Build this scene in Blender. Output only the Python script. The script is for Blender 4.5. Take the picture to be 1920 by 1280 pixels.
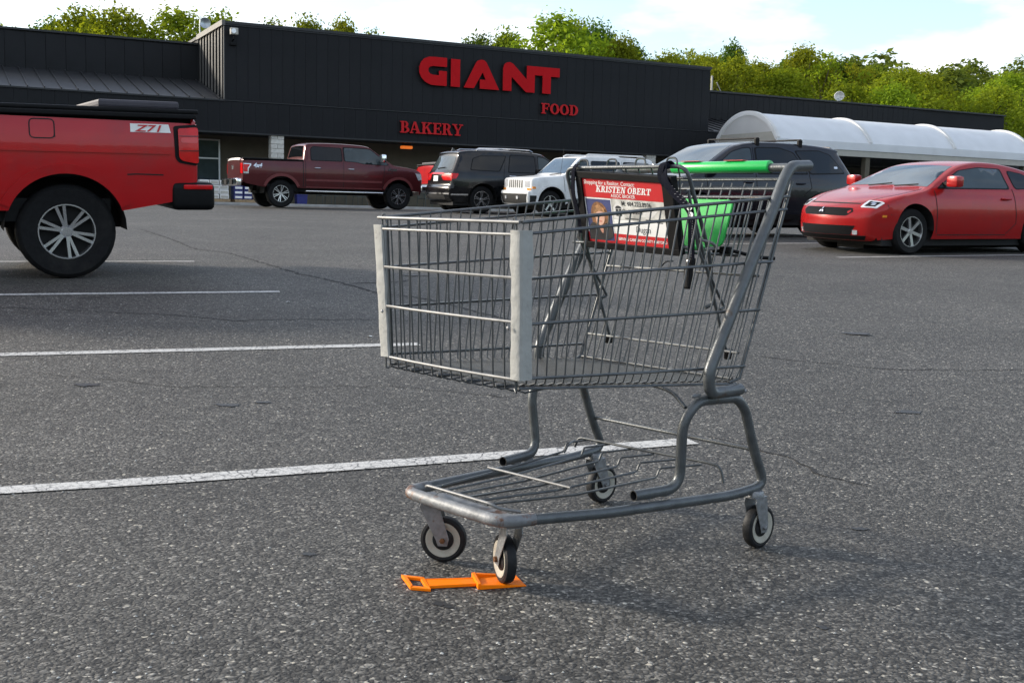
import bpy, bmesh, math, random
from mathutils import Vector, Matrix
from mathutils.geometry import delaunay_2d_cdt
import numpy as np

for _o in list(bpy.data.objects): bpy.data.objects.remove(_o)
SC = bpy.context.scene
COL = SC.collection
RND = random.Random(7)
R = math.radians

# ------------------------------------------------------------------ camera
CAMH = 0.958
cam = bpy.data.cameras.new('camera'); cam.sensor_width = 36.0; cam.lens = 2150.0/1920*36
cam.clip_start = 0.05; cam.clip_end = 3000
camo = bpy.data.objects.new('camera', cam); COL.objects.link(camo)
_a, _r = R(6.428), R(1.352)
_U = Vector((0, math.sin(_a), math.cos(_a))); _X = Vector((1, 0, 0)); _F = Vector((0, math.cos(_a), -math.sin(_a)))
_rt = _X*math.cos(_r) + _U*math.sin(_r); _up = _U*math.cos(_r) - _X*math.sin(_r)
_m = Matrix((_rt, _up, -_F)).transposed().to_4x4(); _m.translation = (0, 0, CAMH)
camo.matrix_world = _m
SC.camera = camo

# ------------------------------------------------------------------ sky, sun, exposure
SUN_AZ, SUN_EL = R(162), R(21)          # direction towards the sun: angle from +X, height
sdir = Vector((math.cos(SUN_AZ)*math.cos(SUN_EL), math.sin(SUN_AZ)*math.cos(SUN_EL), math.sin(SUN_EL)))
W = bpy.data.worlds.new('World'); SC.world = W; W.use_nodes = True
nt = W.node_tree; N = nt.nodes; N.clear()
wo = N.new('ShaderNodeOutputWorld'); bg = N.new('ShaderNodeBackground'); bg.inputs['Strength'].default_value = 0.15
sky = N.new('ShaderNodeTexSky'); sky.sky_type = 'NISHITA'; sky.sun_disc = False
sky.sun_elevation = SUN_EL; sky.sun_rotation = R(90) - SUN_AZ; sky.air_density = 1.0; sky.dust_density = 1.5; sky.ozone_density = 1.5
tc = N.new('ShaderNodeTexCoord'); sep = N.new('ShaderNodeSeparateXYZ')
add = N.new('ShaderNodeMath'); add.operation = 'ADD'; add.inputs[1].default_value = 0.22
mxz = N.new('ShaderNodeMath'); mxz.operation = 'MAXIMUM'; mxz.inputs[1].default_value = 0.12
dv = N.new('ShaderNodeVectorMath'); dv.operation = 'DIVIDE'; cmb = N.new('ShaderNodeCombineXYZ')
cn = N.new('ShaderNodeTexNoise'); cn.inputs['Scale'].default_value = 2.3; cn.inputs['Detail'].default_value = 7; cn.inputs['Roughness'].default_value = 0.55
cr = N.new('ShaderNodeValToRGB'); cr.color_ramp.elements[0].color = (.10, .10, .10, 1); cr.color_ramp.elements[0].position = 0.43; cr.color_ramp.elements[1].position = 0.68
mixc = N.new('ShaderNodeMixRGB'); mixc.inputs[2].default_value = (5.0, 5.05, 5.15, 1)
lk = nt.links.new
lk(tc.outputs['Generated'], sep.inputs[0]); lk(sep.outputs['Z'], add.inputs[0]); lk(add.outputs[0], mxz.inputs[0])
for k in 'XYZ': lk(mxz.outputs[0], cmb.inputs[k])
lk(tc.outputs['Generated'], dv.inputs[0]); lk(cmb.outputs[0], dv.inputs[1]); lk(dv.outputs[0], cn.inputs['Vector'])
lk(cn.outputs['Fac'], cr.inputs[0]); lk(cr.outputs[0], mixc.inputs[0]); lk(sky.outputs[0], mixc.inputs[1])
lk(mixc.outputs[0], bg.inputs['Color']); lk(bg.outputs[0], wo.inputs['Surface'])

sl = bpy.data.lights.new('sun', 'SUN'); sl.energy = 2.5; sl.angle = R(5); sl.color = (1.0, 0.92, 0.80)
so = bpy.data.objects.new('sun', sl); COL.objects.link(so); so.rotation_euler = sdir.to_track_quat('Z', 'Y').to_euler(); so.location = (-30, 20, 40)

SC.render.engine = 'CYCLES'
SC.view_settings.view_transform = 'Standard'; SC.view_settings.look = 'None'
SC.view_settings.exposure = 1.02; SC.view_settings.gamma = 1.0
SC.view_settings.use_curve_mapping = False

# ------------------------------------------------------------------ materials
MATS = {}
def pm(name, col, rough=0.5, metal=0.0, var=0.12, scale=8.0, bump=0.0, bscale=60.0, coat=0.0, emit=None, es=0.0, spec=0.5, dirt=None, dscale=3.0, dth=(0.55, 0.75), objvar=0.0, trans=0.0):
    """procedural principled material: noise-varied colour, optional dirt or rust patches, bump"""
    if name in MATS: return MATS[name]
    m = bpy.data.materials.new(name); m.use_nodes = True; t = m.node_tree; n = t.nodes; l = t.links.new
    b = n['Principled BSDF']
    b.inputs['Roughness'].default_value = rough; b.inputs['Metallic'].default_value = metal
    b.inputs['Specular IOR Level'].default_value = spec
    b.inputs['Coat Weight'].default_value = coat; b.inputs['Coat Roughness'].default_value = 0.04
    c = n.new('ShaderNodeTexCoord')
    nz = n.new('ShaderNodeTexNoise'); nz.inputs['Scale'].default_value = scale; nz.inputs['Detail'].default_value = 6
    l(c.outputs['Object'], nz.inputs['Vector'])
    rp = n.new('ShaderNodeValToRGB')
    lo = [max(0, x*(1-var)) for x in col]; hi = [min(1, x*(1+var)) for x in col]
    rp.color_ramp.elements[0].position = 0.3; rp.color_ramp.elements[1].position = 0.7
    rp.color_ramp.elements[0].color = (*lo, 1); rp.color_ramp.elements[1].color = (*hi, 1)
    l(nz.outputs['Fac'], rp.inputs[0]); out = rp.outputs[0]
    if objvar:
        oi = n.new('ShaderNodeObjectInfo'); hs = n.new('ShaderNodeHueSaturation')
        mr = n.new('ShaderNodeMapRange'); mr.inputs['To Min'].default_value = 1-objvar; mr.inputs['To Max'].default_value = 1+objvar
        l(oi.outputs['Random'], mr.inputs[0]); l(mr.outputs[0], hs.inputs['Value']); l(out, hs.inputs['Color']); out = hs.outputs[0]
    if dirt:
        nd = n.new('ShaderNodeTexNoise'); nd.inputs['Scale'].default_value = dscale; nd.inputs['Detail'].default_value = 9; nd.inputs['Roughness'].default_value = 0.7
        l(c.outputs['Object'], nd.inputs['Vector'])
        rd = n.new('ShaderNodeValToRGB'); rd.color_ramp.elements[0].position = dth[0]; rd.color_ramp.elements[1].position = dth[1]
        l(nd.outputs['Fac'], rd.inputs[0]); mx = n.new('ShaderNodeMixRGB'); mx.inputs[2].default_value = (*dirt, 1)
        l(rd.outputs[0], mx.inputs[0]); l(out, mx.inputs[1]); out = mx.outputs[0]
    l(out, b.inputs['Base Color'])
    if bump:
        nb = n.new('ShaderNodeTexNoise'); nb.inputs['Scale'].default_value = bscale; nb.inputs['Detail'].default_value = 4
        l(c.outputs['Object'], nb.inputs['Vector']); bp = n.new('ShaderNodeBump'); bp.inputs['Strength'].default_value = bump; bp.inputs['Distance'].default_value = 0.01
        l(nb.outputs['Fac'], bp.inputs['Height']); l(bp.outputs[0], b.inputs['Normal'])
    if emit:
        b.inputs['Emission Color'].default_value = (*emit, 1); b.inputs['Emission Strength'].default_value = es
    if trans: b.inputs['Transmission Weight'].default_value = 0.0; tl = n.new('ShaderNodeBsdfTranslucent'); ms = n.new('ShaderNodeMixShader'); ms.inputs[0].default_value = trans; l(out, tl.inputs['Color']); l(b.outputs[0], ms.inputs[1]); l(tl.outputs[0], ms.inputs[2]); l(ms.outputs[0], n['Material Output'].inputs['Surface'])
    MATS[name] = m; return m

def asphalt_mat():
    m = bpy.data.materials.new('asphalt'); m.use_nodes = True; t = m.node_tree; n = t.nodes; l = t.links.new
    b = n['Principled BSDF']; b.inputs['Specular IOR Level'].default_value = 0.35
    c = n.new('ShaderNodeTexCoord')
    wn = n.new('ShaderNodeTexNoise'); wn.inputs['Scale'].default_value = 45; wn.inputs['Detail'].default_value = 2
    l(c.outputs['Object'], wn.inputs['Vector'])
    wm = n.new('ShaderNodeVectorMath'); wm.operation = 'MULTIPLY_ADD'; wm.inputs[1].default_value = (0.02, 0.02, 0.02)
    l(wn.outputs['Color'], wm.inputs[0]); l(c.outputs['Object'], wm.inputs[2])
    v1 = n.new('ShaderNodeTexVoronoi'); v1.inputs['Scale'].default_value = 108
    l(wm.outputs[0], v1.inputs['Vector'])
    sx = n.new('ShaderNodeSeparateColor'); l(v1.outputs['Color'], sx.inputs[0])
    r1 = n.new('ShaderNodeValToRGB'); e = r1.color_ramp.elements
    e[0].position = 0.0; e[0].color = (0.027, 0.026, 0.024, 1); e[1].position = 1.0; e[1].color = (0.46, 0.43, 0.36, 1)
    for p_, k_ in ((0.3, .050), (0.6, .092), (0.88, .150), (0.97, .20), (0.985, .34)):
        x = e.new(p_); x.color = (k_*1.04, k_*.985, k_*.88, 1)
    l(sx.outputs['Red'], r1.inputs[0])
    # darker binder between the stones
    rb = n.new('ShaderNodeValToRGB'); rb.color_ramp.elements[0].position = 0.30; rb.color_ramp.elements[1].position = 0.62
    rb.color_ramp.elements[0].color = (1, 1, 1, 1); rb.color_ramp.elements[1].color = (0.5, 0.5, 0.5, 1)
    vd = n.new('ShaderNodeMath'); vd.operation = 'MULTIPLY'; vd.inputs[1].default_value = 1.0; l(v1.outputs['Distance'], vd.inputs[0]); l(vd.outputs[0], rb.inputs[0])
    m1 = n.new('ShaderNodeMixRGB'); m1.blend_type = 'MULTIPLY'; m1.inputs[0].default_value = 1; l(r1.outputs[0], m1.inputs[1]); l(rb.outputs[0], m1.inputs[2])
    # scattered larger pale stones
    v2 = n.new('ShaderNodeTexVoronoi'); v2.inputs['Scale'].default_value = 55; l(wm.outputs[0], v2.inputs['Vector'])
    s2 = n.new('ShaderNodeSeparateColor'); l(v2.outputs['Color'], s2.inputs[0])
    g2 = n.new('ShaderNodeMath'); g2.operation = 'GREATER_THAN'; g2.inputs[1].default_value = 0.968; l(s2.outputs['Green'], g2.inputs[0])
    l2 = n.new('ShaderNodeMath'); l2.operation = 'LESS_THAN'; l2.inputs[1].default_value = 0.30; l(v2.outputs['Distance'], l2.inputs[0])
    a2 = n.new('ShaderNodeMath'); a2.operation = 'MULTIPLY'; l(g2.outputs[0], a2.inputs[0]); l(l2.outputs[0], a2.inputs[1])
    m2 = n.new('ShaderNodeMixRGB'); m2.inputs[2].default_value = (0.38, 0.35, 0.29, 1); l(a2.outputs[0], m2.inputs[0]); l(m1.outputs[0], m2.inputs[1])
    # broad patches of wear
    n1 = n.new('ShaderNodeTexNoise'); n1.inputs['Scale'].default_value = 0.55; n1.inputs['Detail'].default_value = 7; n1.inputs['Roughness'].default_value = 0.62
    l(c.outputs['Object'], n1.inputs['Vector'])
    mr = n.new('ShaderNodeMapRange'); mr.inputs['From Min'].default_value = 0.3; mr.inputs['From Max'].default_value = 0.7; mr.inputs['To Min'].default_value = 0.78; mr.inputs['To Max'].default_value = 1.22
    l(n1.outputs['Fac'], mr.inputs[0])
    # oil drips: small dark spots
    n3 = n.new('ShaderNodeTexNoise'); n3.inputs['Scale'].default_value = 2.6; n3.inputs['Detail'].default_value = 5; l(c.outputs['Object'], n3.inputs['Vector'])
    r3 = n.new('ShaderNodeValToRGB'); r3.color_ramp.elements[0].position = 0.64; r3.color_ramp.elements[1].position = 0.74
    r3.color_ramp.elements[0].color = (1, 1, 1, 1); r3.color_ramp.elements[1].color = (0.5, 0.5, 0.5, 1); l(n3.outputs['Fac'], r3.inputs[0])
    # long soft tyre tracks along the aisle
    mp = n.new('ShaderNodeMapping'); mp.inputs['Rotation'].default_value = (0, 0, R(62)); mp.inputs['Scale'].default_value = (.10, 1.1, 1); l(c.outputs['Object'], mp.inputs['Vector'])
    n5 = n.new('ShaderNodeTexNoise'); n5.inputs['Scale'].default_value = 1.0; n5.inputs['Detail'].default_value = 5; l(mp.outputs[0], n5.inputs['Vector'])
    mr5 = n.new('ShaderNodeMapRange'); mr5.inputs['From Min'].default_value = .3; mr5.inputs['From Max'].default_value = .7; mr5.inputs['To Min'].default_value = .86; mr5.inputs['To Max'].default_value = 1.14; l(n5.outputs['Fac'], mr5.inputs[0])
    n6 = n.new('ShaderNodeTexNoise'); n6.inputs['Scale'].default_value = 14; n6.inputs['Detail'].default_value = 6; n6.inputs['Roughness'].default_value = .7; l(c.outputs['Object'], n6.inputs['Vector'])
    mr6 = n.new('ShaderNodeMapRange'); mr6.inputs['From Min'].default_value = .3; mr6.inputs['From Max'].default_value = .7; mr6.inputs['To Min'].default_value = .82; mr6.inputs['To Max'].default_value = 1.18; l(n6.outputs['Fac'], mr6.inputs[0])
    q1 = n.new('ShaderNodeMath'); q1.operation = 'MULTIPLY'; l(mr.outputs[0], q1.inputs[0]); l(mr5.outputs[0], q1.inputs[1])
    q2 = n.new('ShaderNodeMath'); q2.operation = 'MULTIPLY'; l(q1.outputs[0], q2.inputs[0]); l(mr6.outputs[0], q2.inputs[1])
    m3 = n.new('ShaderNodeVectorMath'); m3.operation = 'SCALE'; l(m2.outputs[0], m3.inputs[0]); l(q2.outputs[0], m3.inputs['Scale'])
    m4 = n.new('ShaderNodeMixRGB'); m4.blend_type = 'MULTIPLY'; m4.inputs[0].default_value = 1; l(m3.outputs[0], m4.inputs[1]); l(r3.outputs[0], m4.inputs[2])
    l(m4.outputs[0], b.inputs['Base Color'])
    b.inputs['Roughness'].default_value = 0.72
    bp = n.new('ShaderNodeBump'); bp.inputs['Strength'].default_value = 0.8; bp.inputs['Distance'].default_value = 0.004
    inv = n.new('ShaderNodeMath'); inv.operation = 'SUBTRACT'; inv.inputs[0].default_value = 1; l(v1.outputs['Distance'], inv.inputs[1])
    l(inv.outputs[0], bp.inputs['Height']); l(bp.outputs[0], b.inputs['Normal'])
    return m

def worn_paint_mat():
    """old road paint, crazed and rubbed through to the asphalt"""
    m = bpy.data.materials.new('worn_white_road_paint'); m.use_nodes = True; t = m.node_tree; n = t.nodes; l = t.links.new
    b = n['Principled BSDF']; b.inputs['Roughness'].default_value = 0.7
    c = n.new('ShaderNodeTexCoord')
    v = n.new('ShaderNodeTexVoronoi'); v.feature = 'DISTANCE_TO_EDGE'; v.inputs['Scale'].default_value = 26
    nz = n.new('ShaderNodeTexNoise'); nz.inputs['Scale'].default_value = 9; nz.inputs['Detail'].default_value = 8; nz.inputs['Roughness'].default_value = .7
    l(c.outputs['Object'], v.inputs['Vector']); l(c.outputs['Object'], nz.inputs['Vector'])
    r1 = n.new('ShaderNodeValToRGB'); r1.color_ramp.elements[0].position = 0.02; r1.color_ramp.elements[1].position = 0.09; l(v.outputs['Distance'], r1.inputs[0])
    r2 = n.new('ShaderNodeValToRGB'); r2.color_ramp.elements[0].position = 0.44; r2.color_ramp.elements[1].position = 0.60; l(nz.outputs['Fac'], r2.inputs[0])
    mx = n.new('ShaderNodeMath'); mx.operation = 'MAXIMUM'; l(r1.outputs[0], mx.inputs[0]); l(r2.outputs[0], mx.inputs[1])
    n4 = n.new('ShaderNodeTexNoise'); n4.inputs['Scale'].default_value = 140; n4.inputs['Detail'].default_value = 3; l(c.outputs['Object'], n4.inputs['Vector'])
    r4 = n.new('ShaderNodeValToRGB'); r4.color_ramp.elements[0].position = 0.33; r4.color_ramp.elements[1].position = 0.43; l(n4.outputs['Fac'], r4.inputs[0])
    mm = n.new('ShaderNodeMath'); mm.operation = 'MULTIPLY'; l(mx.outputs[0], mm.inputs[0]); l(r4.outputs[0], mm.inputs[1])
    cm = n.new('ShaderNodeMixRGB'); cm.inputs[1].default_value = (0.085, 0.085, 0.085, 1); cm.inputs[2].default_value = (0.50, 0.49, 0.465, 1)
    l(mm.outputs[0], cm.inputs[0]); l(cm.outputs[0], b.inputs['Base Color'])
    return m

def leaf_mat(name, col):
    m = bpy.data.materials.new(name); m.use_nodes = True; t = m.node_tree; n = t.nodes; l = t.links.new; n.clear()
    o = n.new('ShaderNodeOutputMaterial'); d = n.new('ShaderNodeBsdfDiffuse'); tr = n.new('ShaderNodeBsdfTranslucent'); mx = n.new('ShaderNodeMixShader'); mx.inputs[0].default_value = 0.5
    c = n.new('ShaderNodeTexCoord'); nz = n.new('ShaderNodeTexNoise'); nz.inputs['Scale'].default_value = 0.7; nz.inputs['Detail'].default_value = 5
    l(c.outputs['Object'], nz.inputs['Vector'])
    oi = n.new('ShaderNodeObjectInfo')
    rp = n.new('ShaderNodeValToRGB'); rp.color_ramp.elements[0].position = .3; rp.color_ramp.elements[1].position = .72
    rp.color_ramp.elements[0].color = (*[x*.62 for x in col], 1); rp.color_ramp.elements[1].color = (col[0]*1.35, col[1]*1.25, col[2]*.95, 1)
    l(nz.outputs['Fac'], rp.inputs[0])
    hs = n.new('ShaderNodeHueSaturation'); mr = n.new('ShaderNodeMapRange'); mr.inputs['To Min'].default_value = .8; mr.inputs['To Max'].default_value = 1.2
    mh = n.new('ShaderNodeMapRange'); mh.inputs['To Min'].default_value = .482; mh.inputs['To Max'].default_value = .512
    l(oi.outputs['Random'], mr.inputs[0]); l(mr.outputs[0], hs.inputs['Value']); l(oi.outputs['Random'], mh.inputs[0]); l(mh.outputs[0], hs.inputs['Hue'])
    l(rp.outputs[0], hs.inputs['Color']); l(hs.outputs[0], d.inputs['Color'])
    br = n.new('ShaderNodeMixRGB'); br.blend_type = 'MULTIPLY'; br.inputs[0].default_value = 1; br.inputs[2].default_value = (1.5, 1.4, .5, 1)
    l(hs.outputs[0], br.inputs[1]); l(br.outputs[0], tr.inputs['Color'])
    l(d.outputs[0], mx.inputs[1]); l(tr.outputs[0], mx.inputs[2]); l(mx.outputs[0], o.inputs['Surface'])
    return m

def glass_mat(name, tint, rough=0.02):
    m = bpy.data.materials.new(name); m.use_nodes = True; b = m.node_tree.nodes['Principled BSDF']
    n = m.node_tree.nodes; l = m.node_tree.links.new
    c = n.new('ShaderNodeTexCoord'); nz = n.new('ShaderNodeTexNoise'); nz.inputs['Scale'].default_value = 2.2; nz.inputs['Detail'].default_value = 2
    l(c.outputs['Object'], nz.inputs['Vector']); rp = n.new('ShaderNodeValToRGB')
    rp.color_ramp.elements[0].color = (*[x*.55 for x in tint], 1); rp.color_ramp.elements[1].color = (*[x*1.5 for x in tint], 1)
    l(nz.outputs['Fac'], rp.inputs[0]); l(rp.outputs[0], b.inputs['Base Color'])
    b.inputs['Roughness'].default_value = rough; b.inputs['Specular IOR Level'].default_value = 0.34; b.inputs['IOR'].default_value = 1.5
    return m

ASPH = asphalt_mat(); LINE = worn_paint_mat()
M = dict(
 tube=pm('grey_powder_coated_tube', (.085, .092, .095), .38, .3, .18, 30, bump=.12, bscale=220, coat=.08, dirt=(.075, .052, .036), dscale=12, dth=(.60, .68)),
 wire=pm('grey_coated_wire', (.085, .09, .092), .38, .35, .18, 40, dirt=(.09, .06, .045), dscale=16, dth=(.68, .76)),
 chromewire=pm('bare_steel_wire', (.20, .20, .197), .5, .45, .18, 40),
 rubmetal=pm('scuffed_zinc_tube', (.19, .195, .2), .58, .35, .3, 25, bump=.15, bscale=90, dirt=(.13, .06, .03), dscale=13, dth=(.55, .64)),
 guard=pm('worn_pale_grey_plastic', (.33, .33, .31), .6, 0, .07, 30, bump=.35, bscale=35, dirt=(.22, .215, .20), dscale=26, dth=(.58, .68)),
 green=pm('bright_green_plastic', (.012, .42, .075), .3, 0, .08, 10, coat=.25),
 greenflap=pm('light_green_plastic', (.035, .46, .085), .45, 0, .1, 8, spec=.25),
 tyre=pm('black_rubber', (.0075, .0075, .008), .75, 0, .3, 30, bump=.2, bscale=140, spec=.2, dirt=(.02, .019, .017), dscale=5, dth=(.5, .8)),
 cwheel=pm('dark_caster_rubber', (.012, .012, .013), .55, 0, .3, 60, spec=.25, dirt=(.05, .047, .043), dscale=40, dth=(.55, .75)),
 chub=pm('yellowed_white_plastic', (.40, .375, .31), .55, 0, .12, 60, dirt=(.22, .195, .155), dscale=30, dth=(.52, .75)),
 cfork=pm('galvanised_fork', (.24, .245, .25), .48, .6, .25, 60, bump=.1, bscale=160, dirt=(.18, .12, .08), dscale=40, dth=(.62, .72)),
 rust=pm('rusty_bolt', (.17, .075, .03), .85, .2, .4, 200, bump=.5, bscale=300),
 orange=pm('orange_plastic', (1.0, .205, .0), .55, 0, .04, 20, spec=.15),
 black=pm('black_plastic', (.0035, .0035, .004), .55, 0, .3, 20, spec=.18),
 blackmatte=pm('matte_black', (.008, .008, .008), .85, 0, .2, 10),
 navy=pm('navy_woven_strap', (.005, .006, .013), .85, 0, .3, 300, bump=.4, bscale=600, spec=.1),
 white=pm('white_print', (.78, .77, .74), .5, 0, .04, 20),
 inkred=pm('red_print', (.50, .006, .010), .5, 0, .06, 15),
 inkblack=pm('black_print', (.02, .02, .022), .5, 0, .1, 20),
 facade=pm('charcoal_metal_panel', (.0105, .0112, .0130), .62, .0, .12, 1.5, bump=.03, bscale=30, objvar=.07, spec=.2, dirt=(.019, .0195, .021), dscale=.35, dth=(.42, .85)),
 facadelit=pm('sunlit_charcoal_panel', (.13, .125, .115), .5, .0, .10, 1.5, objvar=.08, spec=.4),  # facade colour painted paler, as if lit by the sun
 trim=pm('parapet_cap', (.02, .021, .023), .5, .2, .08, 4),
 capside=pm('pale_parapet_cap', (.12, .115, .105), .5, .3, .08, 4),  # paler than the other parapet caps
 seamroof=pm('dark_standing_seam_roof', (.03, .031, .033), .45, .3, .15, 2),
 soffit=pm('dark_soffit', (.022, .021, .02), .8, 0, .1, 2),
 storewall=pm('tan_painted_block', (.11, .095, .068), .85, 0, .10, 3, bump=.1, bscale=15),
 whitebrick=pm('off_white_split_block', (.55, .53, .48), .8, 0, .1, 8, bump=.6, bscale=25, objvar=.08),
 letter=pm('red_sign_acrylic', (.50, .003, .007), .5, 0, .05, 2, spec=.12),
 letter2=pm('red_sign_acrylic_faded', (.54, .018, .022), .55, 0, .06, 2, spec=.12),
 letterside=pm('letter_return_black', (.02, .008, .008), .6, 0, .1, 4),
 concrete=pm('concrete', (.34, .33, .31), .85, 0, .15, 3, bump=.2, bscale=40, dirt=(.2, .19, .18), dscale=1.2),
 canopy=pm('white_canopy_sheet', (.90, .91, .92), .4, 0, .04, 1.5, trans=.35),
 canopyend=pm('white_canopy_end', (.92, .91, .89), .5, 0, .03, 1.5, trans=.55),
 beige=pm('beige_panel', (.42, .40, .35), .6, 0, .06, 3),
 frame=pm('aluminium_frame', (.42, .45, .46), .35, .7, .05, 5),
 chrome=pm('chrome', (.75, .75, .76), .12, 1.0, .04, 10),
 satin=pm('satin_alloy', (.50, .50, .51), .25, .9, .1, 10),
 lampred=pm('red_lens', (.55, .006, .008), .16, 0, .25, 7, coat=.15, spec=.3),
 lampclear=pm('clear_lens', (.62, .63, .65), .12, .3, .2, 25, coat=.6),
 lampamber=pm('amber_lens', (.75, .26, .02), .2, 0, .1, 12, coat=.4),
 wood=pm('pallet_wood', (.30, .21, .12), .85, 0, .25, 8, bump=.2),
 bark=pm('bark', (.10, .082, .062), .9, 0, .3, 4, bump=.6, bscale=12),
 hill=pm('hillside_undergrowth', (.045, .075, .02), .95, 0, .4, .15),
 grass=pm('dry_bank_grass', (.09, .11, .035), .95, 0, .35, .3),
 glass=glass_mat('tinted_car_glass', (.006, .007, .008)), glasslite=glass_mat('lightly_tinted_car_glass', (.05, .065, .07)),
 shopglass=glass_mat('shop_window_glass', (.03, .045, .055)), windshield=glass_mat('windshield_glass', (.05, .08, .11)),
)

# ------------------------------------------------------------------ mesh helpers
def link(o, parent=None):
    COL.objects.link(o)
    if parent is not None: o.parent = parent
    return o
def tag(o, label, cat, group=None, kind=None):
    if label: o['label'] = label
    if cat: o['category'] = cat
    if group: o['group'] = group
    if kind: o['kind'] = kind
    return o
def struct(o): o['kind'] = 'structure'; return o
def empty(name, loc=(0, 0, 0), rz=0.0, label=None, cat=None, group=None):
    o = bpy.data.objects.new(name, None); o.location = loc; o.rotation_euler = (0, 0, rz); o.empty_display_size = .1
    COL.objects.link(o); return tag(o, label, cat, group)
class MB:
    """collects shapes for one mesh"""
    def __init__(s): s.v = []; s.f = []; s.mi = []; s.cur = 0
    def add(s, vs, fs):
        b = len(s.v); s.v += [tuple(x) for x in vs]; s.f += [tuple(b+i for i in f) for f in fs]; s.mi += [s.cur]*len(fs); return s
    def box(s, a, b, mat=None):
        (x0, y0, z0), (x1, y1, z1) = a, b
        vs = [Vector(q) for q in ((x0,y0,z0),(x1,y0,z0),(x1,y1,z0),(x0,y1,z0),(x0,y0,z1),(x1,y0,z1),(x1,y1,z1),(x0,y1,z1))]
        if mat is not None: vs = [mat @ q for q in vs]
        return s.add(vs, [(3,2,1,0),(4,5,6,7),(0,1,5,4),(1,2,6,5),(2,3,7,6),(3,0,4,7)])
    def tube(s, pts, r, seg=8, closed=False, caps=True):
        P = [Vector(p) for p in pts]; n = len(P); rr = r if isinstance(r, (list, tuple)) else [r]*n
        T = []
        for i in range(n):
            if closed: t = P[(i+1) % n]-P[i-1]
            else: t = P[min(i+1, n-1)]-P[max(i-1, 0)]
            T.append(t.normalized())
        u = T[0].orthogonal().normalized(); vs = []
        for i in range(n):
            u = (u - T[i]*u.dot(T[i])); u = u.normalized() if u.length > 1e-6 else T[i].orthogonal().normalized()
            w = T[i].cross(u)
            for k in range(seg):
                a = 2*math.pi*k/seg; vs.append(P[i]+(u*math.cos(a)+w*math.sin(a))*rr[i])
        fs = []
        for i in range(n if closed else n-1):
            j = (i+1) % n
            for k in range(seg):
                k2 = (k+1) % seg; fs.append((i*seg+k, i*seg+k2, j*seg+k2, j*seg+k))
        if caps and not closed:
            fs.append(tuple(range(seg))[::-1]); fs.append(tuple((n-1)*seg+k for k in range(seg)))
        return s.add(vs, fs)
    def lathe(s, prof, seg=32, axis='Y', mat=None, closed=False):
        vs = []
        for (r, h) in prof:
            for k in range(seg):
                a = 2*math.pi*k/seg
                q = Vector((r*math.cos(a), h, r*math.sin(a))) if axis == 'Y' else Vector((r*math.cos(a), r*math.sin(a), h))
                vs.append(mat @ q if mat is not None else q)
        fs = []; n = len(prof)
        for i in range(n if closed else n-1):
            j = (i+1) % n
            for k in range(seg):
                k2 = (k+1) % seg; fs.append((i*seg+k, j*seg+k, j*seg+k2, i*seg+k2))
        return s.add(vs, fs)
    def prism(s, poly, f, d0, d1):
        """poly in 2D, f(x,y,d)->3D, from depth d0 to d1"""
        n = len(poly); vs = [f(x, y, d0) for x, y in poly]+[f(x, y, d1) for x, y in poly]
        fs = [tuple(range(n))[::-1], tuple(range(n, 2*n))]+[(i, (i+1) % n, n+(i+1) % n, n+i) for i in range(n)]
        return s.add(vs, fs)
    def build(s, name, mats, parent=None, smooth=None, bevel=0, merge=False, seg=2):
        me = bpy.data.meshes.new(name); me.from_pydata(s.v, [], s.f)
        if not isinstance(mats, (list, tuple)): mats = [mats]
        for m in mats: me.materials.append(m)
        for p, i in zip(me.polygons, s.mi): p.material_index = i
        bm = bmesh.new(); bm.from_mesh(me)
        if merge: bmesh.ops.remove_doubles(bm, verts=bm.verts, dist=1e-4)
        bmesh.ops.recalc_face_normals(bm, faces=bm.faces)
        if bevel:
            ed = [e for e in bm.edges if len(e.link_faces) == 2 and e.calc_face_angle(0) > .6]
            bmesh.ops.bevel(bm, geom=ed, offset=bevel, segments=seg, affect='EDGES', profile=.6)
        bm.to_mesh(me); bm.free()
        if smooth is not None:
            for p in me.polygons: p.use_smooth = True
            me.set_sharp_from_angle(angle=R(smooth))
        return link(bpy.data.objects.new(name, me), parent)
def fillet(pts, r, n=5):
    P = [Vector(p) for p in pts]; out = [P[0]]
    for i in range(1, len(P)-1):
        a, b, c = P[i-1], P[i], P[i+1]; d1 = (a-b); d2 = (c-b); rr = min(r, d1.length*.48, d2.length*.48)
        p0 = b+d1.normalized()*rr; p2 = b+d2.normalized()*rr
        for k in range(n+1):
            t = k/n; out.append(p0*(1-t)**2+b*2*t*(1-t)+p2*t*t)
    out.append(P[-1]); return out
def lerp(a, b, t): return a+(b-a)*t
def copy_tree(o, parent=None):
    c = o.copy(); COL.objects.link(c); c.parent = parent
    for ch in list(o.children): copy_tree(ch, c)
    return c
def text_mesh(txt, size, name, mat, parent, place, bold=0.0, shear=0.0, depth=0.0, align='LEFT', sx=1.0):
    cu = bpy.data.curves.new('lettering', 'FONT'); cu.body = txt; cu.size = size; cu.offset = bold; cu.shear = shear; cu.align_x = align; cu.extrude = depth; cu.resolution_u = 3
    ob = bpy.data.objects.new('lettering_source', cu); COL.objects.link(ob)
    dg = bpy.context.evaluated_depsgraph_get(); me = bpy.data.meshes.new_from_object(ob.evaluated_get(dg))
    bpy.data.objects.remove(ob); bpy.data.curves.remove(cu)
    for v in me.vertices: v.co = place(v.co.x*sx, v.co.y, v.co.z)
    me.materials.clear(); me.materials.append(mat); me.name = name
    return link(bpy.data.objects.new(name, me), parent)

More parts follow.
